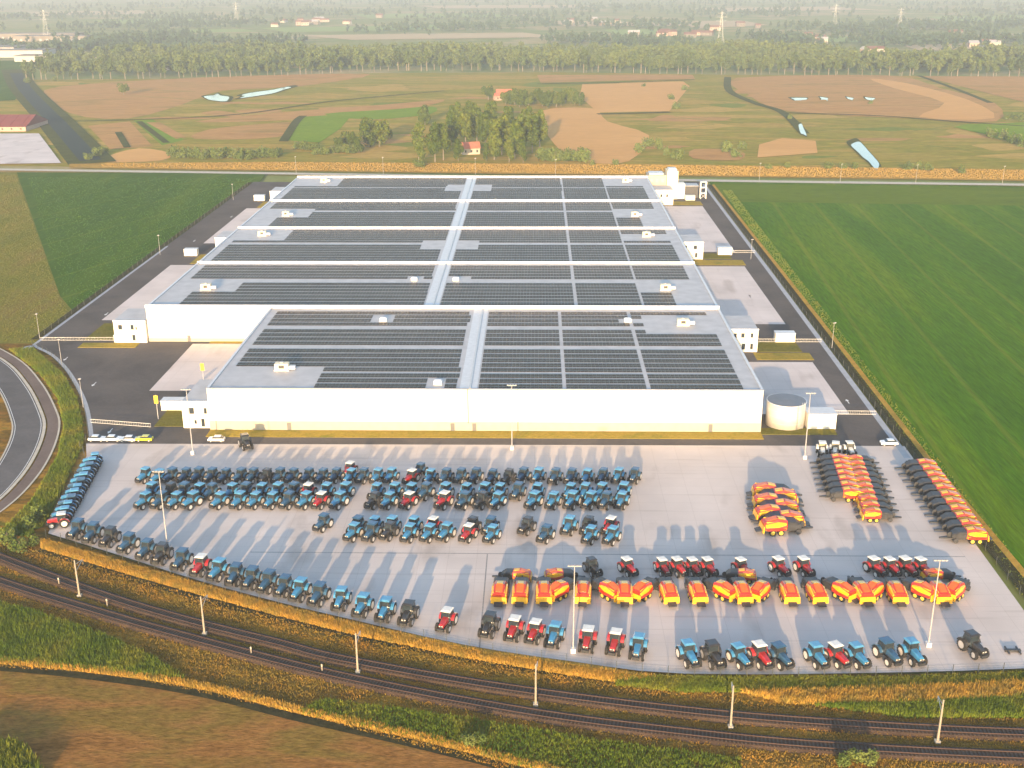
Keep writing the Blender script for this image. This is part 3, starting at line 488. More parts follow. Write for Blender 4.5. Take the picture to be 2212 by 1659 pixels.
# ------------------------------------------------------------------ tractors
def wheel(name, parent, x, y, r, w, side, rimmat):
    mb = MB().xlathe([(-w/2, r*.62), (-w/2, r*.9), (-w/2+.08, r), (w/2-.08, r), (w/2, r*.9), (w/2, r*.62)], 0, 0, 0, 16)
    for k in range(16):
        a = 2*math.pi*k/16; rot = Matrix.Rotation(a, 4, 'X'); mb.box(-w/2+.02, w/2-.02, -.045, .045, r-.02, r+.05, rot=rot)
    o = mb.build(name, M['tyre'], parent); o.location = (x, y, r+.03)
    MB().xlathe([(side*(w/2-.14), .01), (side*(w/2-.10), r*.25), (side*(w/2-.06), r*.3), (side*(w/2-.02), r*.6), (side*(w/2+.012), r*.63)], 0, 0, 0, 14).build('rim', M[rimmat], o); return o
def tractor_proto(col, roof, rimmat):
    t = empty('tractor')
    MB().box(-.28, .28, -2.2, 1.2, .55, 1.05).box(-.5, .5, -2.55, -2.15, .55, .98).box(-.9, .9, -1.62, -1.38, .5, .72).box(-1.0, 1.0, .72, 1.0, .7, .95).box(-.45, .45, 1.2, 1.5, .55, 1.1).build('chassis', M['chassis'], t)
    h = MB().loft([[(-.36, -2.2, 1.05), (.36, -2.2, 1.05), (.36, -2.25, 1.45), (.28, -2.15, 1.58), (-.28, -2.15, 1.58), (-.36, -2.25, 1.45)], [(-.42, -1.2, 1.05), (.42, -1.2, 1.05), (.44, -1.2, 1.62), (.34, -1.2, 1.76), (-.34, -1.2, 1.76), (-.44, -1.2, 1.62)], [(-.46, -.25, 1.05), (.46, -.25, 1.05), (.48, -.25, 1.72), (.38, -.25, 1.86), (-.38, -.25, 1.86), (-.48, -.25, 1.72)]]).build('hood', M[col], t)
    MB().box(-.3, .3, -2.30, -2.24, 1.08, 1.45).build('grille', M['dark'], h)
    for s in (-1, 1): MB().box(s*.2-.11, s*.2+.11, -2.315, -2.285, 1.30, 1.42).build('headlight', M['rim'], h)
    c = MB().loft([[(-.62, -.25, 1.05), (.62, -.25, 1.05), (.72, 1.15, 1.05), (-.72, 1.15, 1.05)], [(-.78, -.35, 1.7), (.78, -.35, 1.7), (.80, 1.25, 1.7), (-.80, 1.25, 1.7)], [(-.70, -.15, 2.62), (.70, -.15, 2.62), (.70, 1.10, 2.62), (-.70, 1.10, 2.62)]]).build('cab', M['glass'], t)
    MB().loft([[(-.76, -.35, 2.62), (.76, -.35, 2.62), (.76, 1.25, 2.62), (-.76, 1.25, 2.62)], [(-.80, -.42, 2.72), (.80, -.42, 2.72), (.80, 1.3, 2.72), (-.80, 1.3, 2.72)], [(-.62, -.15, 2.86), (.62, -.15, 2.86), (.62, 1.05, 2.86), (-.62, 1.05, 2.86)]]).build('roof', M[roof], t)
    for s in (-1, 1):
        f = MB(); a = [math.pi*(.08+.8*k/6) for k in range(7)]
        f.loft([[(s*.72, .85+.98*math.cos(q), .9+.98*math.sin(q)), (s*1.22, .85+.98*math.cos(q), .9+.98*math.sin(q)), (s*1.22, .85+1.05*math.cos(q), .9+1.05*math.sin(q)), (s*.72, .85+1.05*math.cos(q), .9+1.05*math.sin(q))] for q in a]).build('fender', M[col], t)
        wheel('rear_wheel', t, s*.98, .85, .88, .52, s, rimmat); wheel('front_wheel', t, s*.90, -1.5, .62, .40, s, rimmat)
    MB().tube((.56, -.35, 1.3), (.58, -.35, 2.7), .06, .05, 7).build('exhaust', M['dark'], t)
    MB().box(-.35, .35, 1.5, 2.0, .6, .75).box(-.3, -.22, 1.2, 1.9, .9, 1.0).box(.22, .3, 1.2, 1.9, .9, 1.0).build('hitch', M['chassis'], t)
    return t
PROTO = {'blue': tractor_proto('blue', 'rblue', 'rim'), 'dark blue': tractor_proto('navy', 'navy', 'rim'), 'red': tractor_proto('red', 'rwhite', 'rim'), 'black': tractor_proto('black', 'black', 'grey'), 'white': tractor_proto('rwhite', 'rwhite', 'rim')}
used = set(); count = {}
def tractor(p, rz, col, rowname, frm='from left'):
    t = PROTO[col] if col not in used else copy_tree(PROTO[col]); used.add(col)
    sc = {'farthest tractor row': 1.12, 'left edge column': 1.12, 'row behind the balers': 1.14, 'curved railway-side row': 1.28}.get(rowname, 1.2)*random.uniform(.96, 1.04); t.location = (p.x, p.y, .005); t.rotation_euler = (0, 0, rz); t.scale = (sc, sc, sc)
    k = (col, rowname); n = count.get(k, 0); count[k] = n+1
    tag(t, f'{col} tractor, {ordw(n)} {col} one {frm}, {rowname}', 'tractor', 'tractors parked in the yard'); return t
def place_row(items, rowname, rot0=-.42):
    for x, y, c in sorted(items, key=lambda q: (q[0], q[1])):
        p = G(x, y); p.y += 2.0 if 'railway' in rowname else 2.6; tractor(p, rot0+(.55 if 'railway' in rowname and x > 1400 else 0)+random.uniform(-.09, .09), c, rowname)
cb = lambda: random.choices(['dark blue', 'blue', 'black'], [6, 3, 1])[0]
cb2 = lambda: random.choices(['blue', 'dark blue', 'black'], [7, 3, 1])[0]
xs = [306+29.6*i for i in range(10)]+[600+30.5*i for i in range(7)]+[812, 843, 872-14]+[926+34*i for i in range(9)]+[1234+34*i for i in range(5)]
A = [(x+random.uniform(-2, 2), 1049+random.uniform(-1.5, 1.5), 'red' if 1028 < x < 1032 else cb()) for x in xs if not (855 < x < 870)]+[(886, 1051, 'red'), (752, 1034, 'red'), (905, 1036, 'dark blue')]
place_row(A, 'farthest tractor row')
Bb = [(320, 'blue'), (361, 'black'), (391, 'dark blue'), (424, 'blue'), (451, 'dark blue'), (495, 'blue'), (525, 'dark blue'), (560, 'blue'), (595, 'blue'), (629, 'dark blue'), (661, 'red'), (701, 'blue'), (742, 'blue'), (810, 'blue'), (849, 'blue'), (885, 'blue'), (917, 'dark blue'), (959, 'blue'), (1005, 'blue'), (1045, 'blue'), (1078, 'blue'), (1118, 'dark blue'), (1160, 'blue'), (1232, 'blue'), (1264, 'blue'), (1300, 'blue'), (1348, 'blue')]
place_row([(x, 1084, c) for x, c in Bb], 'back line of middle rows')
Bf = [(306, 'blue'), (341, 'dark blue'), (374, 'blue'), (409, 'blue'), (469, 'blue'), (512, 'blue'), (546, 'blue'), (583, 'blue'), (619, 'dark blue'), (656, 'blue'), (689, 'red'), (729, 'blue'), (805, 'black'), (837, 'blue'), (880, 'red'), (957, 'red'), (1002, 'dark blue'), (1040, 'black'), (1074, 'blue'), (1153, 'blue'), (1195, 'blue'), (1236, 'blue'), (1276, 'blue'), (1310, 'dark blue'), (1344, 'blue')]
place_row([(x, 1104, c) for x, c in Bf], 'front line of middle rows')
Cb = [(768, 'dark blue'), (805, 'blue'), (843, 'blue'), (890, 'blue'), (932, 'red'), (1018, 'black'), (1058, 'dark blue'), (1138, 'black'), (1230, 'blue'), (1271, 'black'), (1319, 'red')]
place_row([(x, 1160, c) for x, c in Cb], 'back line of third row')
Cf = [(694, 1153, 'dark blue'), (760, 1174, 'blue'), (800, 1174, 'dark blue'), (838, 1172, 'black'), (882, 1176, 'blue'), (925, 1176, 'blue'), (962, 1174, 'blue'), (1010, 1176, 'red'), (1062, 1178, 'blue'), (1179, 1178, 'dark blue'), (1276, 1180, 'blue'), (1323, 1182, 'blue')]
place_row(Cf, 'front line of third row')
a, b = G(183, 1004), G(108, 1136)
for i in range(12):
    p = a.lerp(b, i/11)+Vector((2.4, 0, 0)); tractor(p, R(-74)+random.uniform(-.03, .03), ('blue', 'blue', 'dark blue')[i % 3] if i < 11 else 'red', 'left edge column', 'from the back')
E1 = [(162, 1168, 'dark blue'), (195, 1176, 'dark blue'), (232, 1185, 'black'), (272, 1198, 'dark blue'), (312, 1212, 'dark blue'), (345, 1222, 'black'), (388, 1235, 'dark blue'), (429, 1248, 'red'), (468, 1258, 'blue'), (505, 1268, 'dark blue'), (540, 1276, 'dark blue'), (576, 1284, 'dark blue'), (611, 1293, 'dark blue'), (645, 1302, 'blue'), (686, 1312, 'dark blue'), (734, 1322, 'blue'), (781, 1336, 'blue'), (830, 1346, 'blue'), (880, 1354, 'black'), (963, 1368, 'red'), (1056, 1380, 'black'), (1110, 1388, 'red'), (1155, 1394, 'red'), (1198, 1402, 'blue'), (1270, 1412, 'red'), (1330, 1418, 'red'), (1380, 1428, 'blue'),
      (1490, 1444, 'blue'), (1543, 1446, 'black'), (1600, 1448, 'blue'), (1646, 1447, 'red'), (1688, 1448, 'dark blue'), (1768, 1447, 'blue'), (1812, 1446, 'red'), (1856, 1447, 'blue'), (1922, 1440, 'dark blue'), (1976, 1440, 'blue'), (2108, 1424, 'black')]
place_row([(x, y-2, c) for x, y, c in E1], 'curved railway-side row', -.22)
F1 = [(1281, 'black'), (1358, 'red'), (1434, 'red'), (1467, 'red'), (1500, 'red'), (1533, 'red'), (1606, 'red'), (1688, 'red'), (1742, 'red'), (1896, 'red'), (1930, 'red'), (1964, 'red'), (1998, 'red')]
place_row([(x, 1251, c) for x, c in F1], 'row behind the balers', .4)
for x, c in [(1780, 'white'), (1808, 'white'), (1840, 'white')]:
    p = G(x, 990); p.y += 2.4; tractor(p, random.uniform(-.3, .1), c, 'below the pump house')
p = G(527, 974); p.y += 2.3; t = tractor(p, .5, 'black', 'lane in front of the warehouse'); t['label'] = 'lone black tractor at the yard edge in front of the white wall'

# ------------------------------------------------------------------ balers (drawbar towards +Y)
def baler_proto():
    t = empty('baler')
    MB().box(-1.0, 1.0, -3.9, 2.6, .75, 1.15).box(-1.0, 1.0, .6, 2.6, 1.15, 1.9).build('chassis', M['bdark'], t)
    hx = lambda y, z0, z1, z2, w: [(-w, y, z0), (w, y, z0), (w, y, z1), (w*.8, y, z2), (-w*.8, y, z2), (-w, y, z1)]
    b = MB().loft([hx(-3.7, 1.0, 2.1, 2.3, 1.05), hx(-1.4, 1.0, 2.5, 2.85, 1.05), hx(.2, 1.0, 2.3, 2.6, 1.05)]).build('body', M['bred'], t)
    MB().loft([[(-.6, -3.3, 2.38), (.6, -3.3, 2.38), (.6, -3.3, 2.46), (-.6, -3.3, 2.46)], [(-.6, -1.5, 2.84), (.6, -1.5, 2.84), (.6, -1.5, 2.94), (-.6, -1.5, 2.94)]]).build('top_hatch', M['bred_lit'], b)  # orange stands for sunlit red paint; the sunlight is in the colour
    for s in (-1, 1): MB().loft([[(s*1.0, -3.75, 1.80), (s*1.38, -3.7, 1.2), (s*1.38, -3.7, 1.35), (s*1.0, -3.75, 2.0)], [(s*1.0, .1, 2.30), (s*1.40, .05, 1.55), (s*1.40, .05, 1.72), (s*1.0, .1, 2.5)]]).build('shoulder', M['bred'], b)
    MB().loft([[(-.5, -1.25, 2.86), (.5, -1.25, 2.86), (.5, -1.25, 2.94), (-.5, -1.25, 2.94)], [(-.5, 0, 2.62), (.5, 0, 2.62), (.5, 0, 2.72), (-.5, 0, 2.72)]]).build('top_hatch', M['byel'], b)
    for s in (-1, 1): MB().box(s*.93-.05, s*.93+.05, -3.4, -1.6, 2.3, 2.5).build('rail', M['byel'], b)
    for s in (-1, 1):
        MB().loft([[(s*1.06, -3.6, 1.05), (s*1.06, -3.6, 2.05), (s*1.26, -3.5, 1.95), (s*1.32, -3.5, 1.1)], [(s*1.06, -1.4, 1.05), (s*1.06, -1.4, 2.5), (s*1.34, -1.4, 2.35), (s*1.42, -1.4, 1.05)], [(s*1.06, .1, 1.05), (s*1.06, .1, 2.25), (s*1.26, 0, 2.15), (s*1.34, 0, 1.1)]]).build('side_panel', M['byel'], t)
        MB().loft([[(s*1.33, -3.45, 1.05), (s*1.36, -3.45, 1.05), (s*1.35, -3.45, 1.38), (s*1.32, -3.45, 1.38)], [(s*1.43, -1.4, 1.0), (s*1.46, -1.4, 1.0), (s*1.44, -1.4, 1.5), (s*1.41, -1.4, 1.5)], [(s*1.35, -.05, 1.05), (s*1.38, -.05, 1.05), (s*1.37, -.05, 1.42), (s*1.34, -.05, 1.42)]]).build('skirt', M['bred'], t)
        for y in (-2.3, -.9): wheel('wheel', t, s*1.2, y, .55, .45, s, 'rimy')
        MB().box(s*1.25-.03, s*1.25+.03, .5, 2.3, 1.2, 2.0).build('guard', M['bdark'], t)
    MB().loft([[(-1.35, -4.05, .6), (1.35, -4.05, .6), (1.3, -3.9, 1.75), (-1.3, -3.9, 1.75)], [(-1.35, -3.8, .6), (1.35, -3.8, .6), (1.3, -3.74, 1.75), (-1.3, -3.74, 1.75)]]).build('end_panel', M['byel'], t)
    MB().loft([[(-.7, -5.0, .55), (.7, -5.0, .55), (.7, -5.0, .7), (-.7, -5.0, .7)], [(-.75, -3.8, .75), (.75, -3.8, .75), (.75, -3.8, 1.0), (-.75, -3.8, 1.0)]]).build('bale_chute', M['bdark'], t)
    MB().xlathe([(-1.3, .2), (-1.3, .5), (1.3, .5), (1.3, .2)], 0, 2.2, .62, 14).build('pickup', M['bdark'], t)
    MB().loft([hx(.22, 1.2, 2.3, 2.5, 1.2), hx(1.8, 1.1, 2.2, 2.4, 1.2), hx(2.8, 1.0, 1.6, 1.8, .8)]).build('gearbox_cover', M['bdark'], t)
    MB().xlathe([(-.09, .05), (-.09, .6), (.09, .6), (.09, .05)], .0, 3.0, 1.35, 16).build('flywheel', M['chassis'], t)
    MB().loft([[(-.7, 2.2, .7), (.7, 2.2, .7), (.7, 2.2, 1.0), (-.7, 2.2, 1.0)], [(-.16, 5.0, .6), (.16, 5.0, .6), (.16, 5.0, .85), (-.16, 5.0, .85)]]).build('drawbar', M['bdark'], t)
    return t
BP = baler_proto(); bused = [False]
def baler(x, y, rz, label, group, sc=1.0):
    t = copy_tree(BP) if bused[0] else BP; bused[0] = True
    t.location = (x, y, .005); t.rotation_euler = (0, 0, rz); t.scale = (sc, sc, sc); tag(t, label, 'baler', group)
ux = [1080, 1125, 1175, 1262, 1351, 1445, 1508, 1606, 1709, 1767, 1868, 1944, 2036]
for i, x in enumerate(ux):
    p = G(x, 1311); baler(p.x, p.y+4.6, random.uniform(-.12, .12), f'red and yellow baler, {ordw(i)} from left with its end towards the railway', 'balers in the long front row', 1.15)
for i, x in enumerate([1218, 1308, 1400, 1557, 1657, 1818, 1906, 1990, 2084]):
    p = G(x, 1308); baler(p.x, p.y+4.4, (1 if i % 2 else -1)*R(38)+random.uniform(-.1, .1), f'red and yellow baler standing slantwise, {ordw(i)} from left in the front row', 'balers in the long front row', 1.1)
for i, x in enumerate([1110, 1215, 1600, 2040]):
    p = G(x, 1270); baler(p.x, p.y+3.0, (-1 if i % 2 else 1)*R(84)+random.uniform(-.06, .06), f'red and yellow baler lying sideways behind the front row, {ordw(i)} from left', 'balers in the long front row', .9)
a, b = G(2000, 1024), G(2106, 1176)
for i in range(11):
    p = a.lerp(b, i/10); baler(p.x-1.6, p.y+1.5, R(90), f'baler with black front and red rear, {ordw(i)} from the back beside the crop field', 'balers along the right yard edge', 1.12)
a, b = G(1802, 1012), G(1826, 1086)
for i in range(7):
    p = a.lerp(b, i/6); baler(p.x-.3, p.y+1.6, R(90), f'baler with its drawbar to the left, {ordw(i)} from the back below the white tractors', 'balers in two facing columns', 1.08)
a, b = G(1862, 1010), G(1902, 1130)
for i in range(10):
    p = a.lerp(b, i/9); baler(p.x, p.y+1.5, R(-90), f'baler with its drawbar to the right, {ordw(i)} from the back of the inner column', 'balers in two facing columns', .92 if i < 3 else 1.0)
a, b = G(1670, 1082), G(1692, 1157)
for i in range(7):
    p = a.lerp(b, i/6); baler(p.x+random.uniform(-.5, .5), p.y+1.6, R(90 if i % 2 else -90)+random.uniform(-.1, .1), f'red and yellow baler in the lone block, {ordw(i)} from the back', 'balers in the lone block', 1.28)

# ------------------------------------------------------------------ cars
def car(px, rz, m, label):
    p = G(*px); t = empty('parked_car', (p.x, p.y+1, .004), rz); tag(t, label, 'car', 'cars parked along the lane')
    prof = lambda w, sx=1: [(-2.15, .35), (-2.2, .75), (-2.0, .92), (-1.2, 1.0), (1.5, 1.02), (2.1, .9), (2.2, .6), (2.15, .35)]
    MB().loft([[(x, -.86, z) for x, z in prof(0)], [(x*.99, .86, z) for x, z in prof(0)]]).build('body', m, t)
    gp_ = [(-1.05, 1.0), (-.45, 1.42), (1.15, 1.45), (1.9, 1.02)]
    g = MB().loft([[(x, -.74, z) for x, z in gp_], [(x, .74, z) for x, z in gp_]]).build('windows', M['pane'], t); MB().box(-.5, 1.2, -.72, .72, 1.43, 1.5).build('roof', m, t)
    for x in (-1.35, 1.35):
        for s in (-1, 1):
            mb = MB().tube((x, s*.66, .32), (x, s*.88, .32), .32, n=14); w = mb.build('wheel', M['tyre'], t); MB().tube((x, s*.881, .32), (x, s*.895, .32), .2, n=12).build('rim', M['rim'], w)
    for s in (-1, 1): MB().box(-2.19, -2.12, s*.62-.16, s*.62+.16, .62, .76).build('headlight', M['rim'], t)
wcar = mat('white_car_paint', (.78, .78, .77), .3, .02, 1, coat=.6); ycar = mat('yellow_car_paint', (.62, .58, .03), .3, .05, 1, coat=.6)
for px, m_, lb in [((207, 955), wcar, 'white car parked nearest the curved road'), ((242, 955), wcar, 'white car, second from the left end of the lane'), ((274, 956), wcar, 'white car directly left of the yellow one'), ((310, 955), ycar, 'yellow car at the left end of the lane'), ((466, 956), wcar, 'white car near the front left corner of the warehouse'), ((1922, 964), wcar, 'white car at the right end of the lane')]: car(px, random.choice((0, math.pi)), m_, lb)

# ------------------------------------------------------------------ lamp masts, railway masts, fences, gates
def lamp(px, h, label, heads=4, group='tall lamp masts', base_=True):
    p = G(*px); t = empty('lamp_mast', (p.x, p.y, 0)); tag(t, label, 'lamp mast', group)
    MB().tube((0, 0, 0), (0, 0, h),   .15 if h > 10 else .09, .08 if h > 10 else .05, 10).build('pole', M['grey'], t)
    if base_: MB().box(-.45, .45, -.45, .45, 0, .9).build('base', M['lgrey'], t)
    aw = 1.1 if h > 12 else .45; MB().box(-aw, aw, -.06, .06, h-.1, h+.1).build('crossarm', M['grey'], t)
    for i in range(heads): x = -1.0+2.0*i/(heads-1) if heads > 1 else .3; MB().box(x-.22, x+.22, -.45, .1, h+.1, h+.3).build('floodlight', M['grey'], t)
for px, lb in [((417, 981), 'tall lamp mast in front of the front left annex'), ((362, 1181), 'tall lamp mast in the left part of the yard'), ((1106, 971), 'tall lamp mast before the middle of the white wall'), ((1738, 991), 'tall lamp mast beside the round tank'), ((1238, 1409), 'tall lamp mast at the railway edge left of centre'), ((2005, 1396), 'tall lamp mast in front of the right end of the balers')]: lamp(px, 17.5, lb)
for px, lb in [((134, 790), 'slim lamp post at the left asphalt yard'), ((180, 880), 'slim lamp post on the curved blue edge of the asphalt'), ((86, 731), 'slim lamp post in the olive field corner'), ((346, 550), 'slim lamp post beside the dark green field'), ((504, 432), 'slim lamp post at the far end of the left lane'), ((1797, 752), 'slim lamp post beside the right lane near the cabin'), ((1622, 560), 'slim lamp post beside the middle of the right lane')]: lamp(px, 8.5, lb, 1, 'slim lamp posts along the lanes', False)
for i, (x, y) in enumerate([(640, 374), (828, 376), (1027, 378), (1200, 381), (1640, 390), (1815, 392), (1978, 394), (2165, 397)]): lamp((x, y), 10, f'far thin lamp post, {ordw(i)} from left along the far road', 1, 'thin lamp posts along the far road', False)
def mast(px, label):
    p = G(*px); t = empty('railway_mast', (p.x, p.y, -.2)); tag(t, label, 'railway mast', 'railway masts between the two tracks')
    MB().loft([[(-.17, -.15, 0), (.17, -.15, 0), (.17, .15, 0), (-.17, .15, 0)], [(-.11, -.1, 8), (.11, -.1, 8), (.11, .1, 8), (-.11, .1, 8)]]).build('post', M['mast'], t); MB().box(-.4, .4, -.4, .4, 0, .4).build('footing', M['plinth'], t)
    MB().tube((0, .1, 7.0), (.3, 3.0, 6.6), .05, n=6).tube((0, .1, 5.6), (.3, 3.0, 6.6), .05, n=6).tube((.3, 3.0, 6.6), (.3, 3.0, 5.5), .035, n=6).build('cantilever', M['galv'], t); MB().tube((.1, 1.0, 6.88), (.13, 1.35, 6.83), .11, n=8).build('insulator', M['brick'], t)
for i, px in enumerate([(172, 1286), (442, 1368), (773, 1451), (1157, 1521), (1578, 1569), (2025, 1601)]): mast(px, f'concrete railway mast, {ordw(i)} from left beside the tracks')
for i, px in enumerate([(128, 1262), (232, 1308), (543, 1412), (696, 1450)]):
    p = G(*px); t = empty('marker_post', (p.x, p.y, -.2)); tag(t, f'short pale trackside post, {ordw(i)} from left', 'post', 'short trackside posts'); MB().box(-.09, .09, -.09, .09, 0, 1.7).build('post', M['mast'], t); MB().box(-.14, .14, -.12, -.09, 1.25, 1.65).build('plate', M['plinth'], t)
M['fence'] = mat('fence_coating', (.05, .06, .055), .5, .1, 2)
POST = MB().box(-.045, .045, -.045, .045, 0, 2.0).mesh('post', M['fence'])
def fence(line, label, step=4.0, name='wire_fence'):
    pts = resample(line, step); t = empty(name, pts[0]); tag(t, label, 'fence')
    for p in pts: o = link(bpy.data.objects.new('post', POST), t); o.location = p-pts[0]
    for z in (.5, 1.0, 1.5, 1.95):
        w = MB()
        for a, b in zip(pts[:-1], pts[1:]): w.tube(a-pts[0]+Vector((0, 0, z)), b-pts[0]+Vector((0, 0, z)), .012, n=4)
        w.build('wire', M['fence'], t)
fence(spline([G(*p) for p in [(100, 1160), (260, 1207), (430, 1260), (600, 1306), (760, 1344), (1000, 1398), (1240, 1435), (1480, 1461), (1960, 1459), (2300, 1447)]], 5), 'long wire fence between the tractor yard and the railway', 4.5)
fence([Vector((95.2, 180, 0)), Vector((94.9, 265, 0)), Vector((96.6, 450, 0)), Vector((98.1, 655, 0))], 'wire fence between the right lane and the crop field', 6)
fence([Vector((-166.4, 655, 0)), Vector((-166.8, 364, 0))], 'wire fence along the left lane beside the dark green field', 6)
fence([p for p in spline(outer, 4)]+[Vector((-117.4, 268, 0))]+yl[:9], 'curved wire fence around the left asphalt corner', 4)
def gate(a, b, label):
    a, b = Vector(a), Vector(b); t = empty('gate', a); tag(t, label, 'gate', 'pale sliding gates across the lanes'); d = b-a; n = max(2, int(d.length/.5))
    for z in (.3, 1.25): MB().tube((0, 0, z), d+Vector((0, 0, z)), .055, n=6).build('rail', M['rwhite'], t)
    for i in range(n+1): p = d*(i/n); MB().tube(p+Vector((0, 0, .3)), p+Vector((0, 0, 1.3)), .028, n=5).build('bar', M['rwhite'], t)
for a, b, lb in [((-165, 359.6, 0), (-140, 359.8, 0), 'pale gate across the left lane by the annex'), ((-121, 286, 0), (-103.5, 282.9, 0), 'pale gate across the front left asphalt'), ((73.5, 360, 0), (94.5, 360, 0), 'pale gate across the right lane by the cabin'), ((80, 294.6, 0), (94, 294.4, 0), 'pale gate across the right lane near the pump house'), ((84, 487.6, 0), (95.5, 487.6, 0), 'pale gate across the far right lane')]: gate(a, b, lb)
# dark attachment lying at the right end of the yard
p = G(2190, 1412); t = empty('front_loader', (p.x, p.y+.6, 0)); tag(t, 'black loader attachment lying at the right end of the yard', 'attachment'); MB().box(-1.4, 1.4, -.3, .3, .1, .5).build('frame', M['bdark'], t); [MB().box(s*1.0-.12, s*1.0+.12, -1.2, 1.2, .2, .45).build('arm', M['bdark'], t) for s in (-1, 1)]

# ------------------------------------------------------------------ trees
def crown_np(h, r, n, size, z0, seed, lobes=14, squash=1.0):
    g = np.random.default_rng(seed); lc = g.normal(size=(lobes, 3)); lc /= np.linalg.norm(lc, axis=1)[:, None]; lc *= g.uniform(.25, .75, (lobes, 1))
    hh = (h-z0)/2; L = np.c_[lc[:, 0]*r, lc[:, 1]*r, lc[:, 2]*hh+z0+hh]; lr = g.uniform(.28, .5, lobes)*r
    i = g.integers(0, lobes, n); d = g.normal(size=(n, 3)); d /= np.linalg.norm(d, axis=1)[:, None]
    c = L[i]+d*(lr[i]*g.uniform(.75, 1.05, n))[:, None]*np.array([1, 1, 1.25*squash])
    nrm = d+g.normal(size=(n, 3))*.55; nrm /= np.linalg.norm(nrm, axis=1)[:, None]
    u = np.cross(nrm, g.normal(size=(n, 3))); u /= np.linalg.norm(u, axis=1)[:, None]; w = np.cross(nrm, u); s = (size*g.uniform(.6, 1.3, n))[:, None]
    v = np.stack([c-u*s, c+u*s*.8-w*s*.5, c+w*s], 1).reshape(-1, 3); return v, np.arange(3*n).reshape(-1, 3)
def trunk_mb(h, r, k=3, seed=0):
    mb = MB().tube((0, 0, 0), (.05*h*.1, 0, h*.8), r, r*.35, 7); g = random.Random(seed)
    for i in range(k):
        a = g.uniform(0, 6.28); z = h*g.uniform(.3, .6); mb.tube((0, 0, z), (math.cos(a)*h*.14, math.sin(a)*h*.14, z+h*.2), r*.4, r*.15, 5)
    return mb
def tree_kind(kind, i):
    if kind == 'poplar': h, r, n, s, z0, mt = 28, 6.4, 2600, .8, .5, 'pop'
    elif kind == 'round': h, r, n, s, z0, mt = 15, 6.8, 1700, .75, 1.0, 'pop'
    elif kind == 'shrub': h, r, n, s, z0, mt = 5, 3.4, 420, .5, -.6, 'hedge'
    else: h, r, n, s, z0, mt = 21, 4.6, 420, 1.15, 3.5, 'wood'
    v, t = crown_np(h, r, n, s, z0, 100*i+len(kind)); cm = np_mesh('crown', v, t, M[mt]); tm = trunk_mb(h, .45 if h > 10 else .15, 3, i).mesh('trunk', M['bark']); return cm, tm
TK = {k_: [tree_kind(k_, i) for i in range(4)] for k_ in ('poplar', 'round', 'shrub', 'woodedge')}
def tree(kind, p, sc, label, group, name=None, cat='tree'):
    cm, tm = random.choice(TK[kind]); t = empty(name or ('poplar_tree' if kind == 'poplar' else 'shrub' if kind == 'shrub' else 'tree'), (p.x, p.y, -.9 if p.y > 690 else -.25), random.uniform(0, 6.28)); t.scale = (sc*random.uniform(.9, 1.12), sc*random.uniform(.9, 1.12), sc)
    tag(t, label, cat, group); link(bpy.data.objects.new('crown', cm), t); link(bpy.data.objects.new('trunk', tm), t)
pops = [(940, 350, 1.0), (958, 346, .95), (975, 322, 1.0), (990, 348, .55), (1006, 320, 1.02), (1030, 312, 1.02), (1050, 348, .45), (1048, 322, 1.05), (1068, 345, 1.0), (1084, 334, 1.05), (1100, 350, .6), (1112, 342, 1.02), (1130, 335, 1.05), (1150, 330, 1.0), (1166, 318, 1.0), (985, 296, 1.0), (1020, 290, 1.02), (1062, 292, 1.0), (1098, 305, 1.0), (1138, 302, .95), (905, 350, .95), (1130, 352, .5)]
for i, (x, y, s) in enumerate(sorted(pops)): tree('poplar', G(x, y, -.9), s, f'tall poplar in the farm clump behind the warehouse, {ordw(i)} from left', 'poplars in the farm clump')
for i, (x, y, s) in enumerate([(733, 328, .7), (755, 322, .85), (776, 330, .7), (798, 318, 1.3), (820, 316, 1.25), (838, 300, .7), (918, 270, 1.0), (1055, 215, 1.0), (268, 205, .8)]): tree('round', G(x, y, -.9), s, f'round tree in the meadow, {ordw(i)} from left', 'round meadow trees')
for i in range(17): x = 1092+i*10; tree('round', G(x, 228+random.uniform(-6, 6), -.9), random.uniform(.75, 1.0), f'tree in the dense belt beside the ripe field, {ordw(i)} from left', 'trees beside the far farmhouse')
for i in range(26): x = 372+i*9.2; tree('shrub', G(x, 342+random.uniform(-5, 3), -.9), random.uniform(1.0, 1.5), f'leafy shrub in the long hedge left of the poplars, {ordw(i)} from left', 'shrubs in the long hedge')
for i in range(12): x = 645+i*12; tree('shrub', G(x, 334-abs(i-6)+random.uniform(-6, 3), -.9), random.uniform(.9, 1.4), f'low shrub left of the poplar clump, {ordw(i)} from left', 'low shrubs beside the clump')
for i in range(11): x = 1172+i*9; tree('shrub', G(x, 348+random.uniform(-3, 2), -.9), random.uniform(1.3, 1.8), f'shrub in the clipped block right of the poplars, {ordw(i)} from left', 'shrubs in the block right of the poplars')
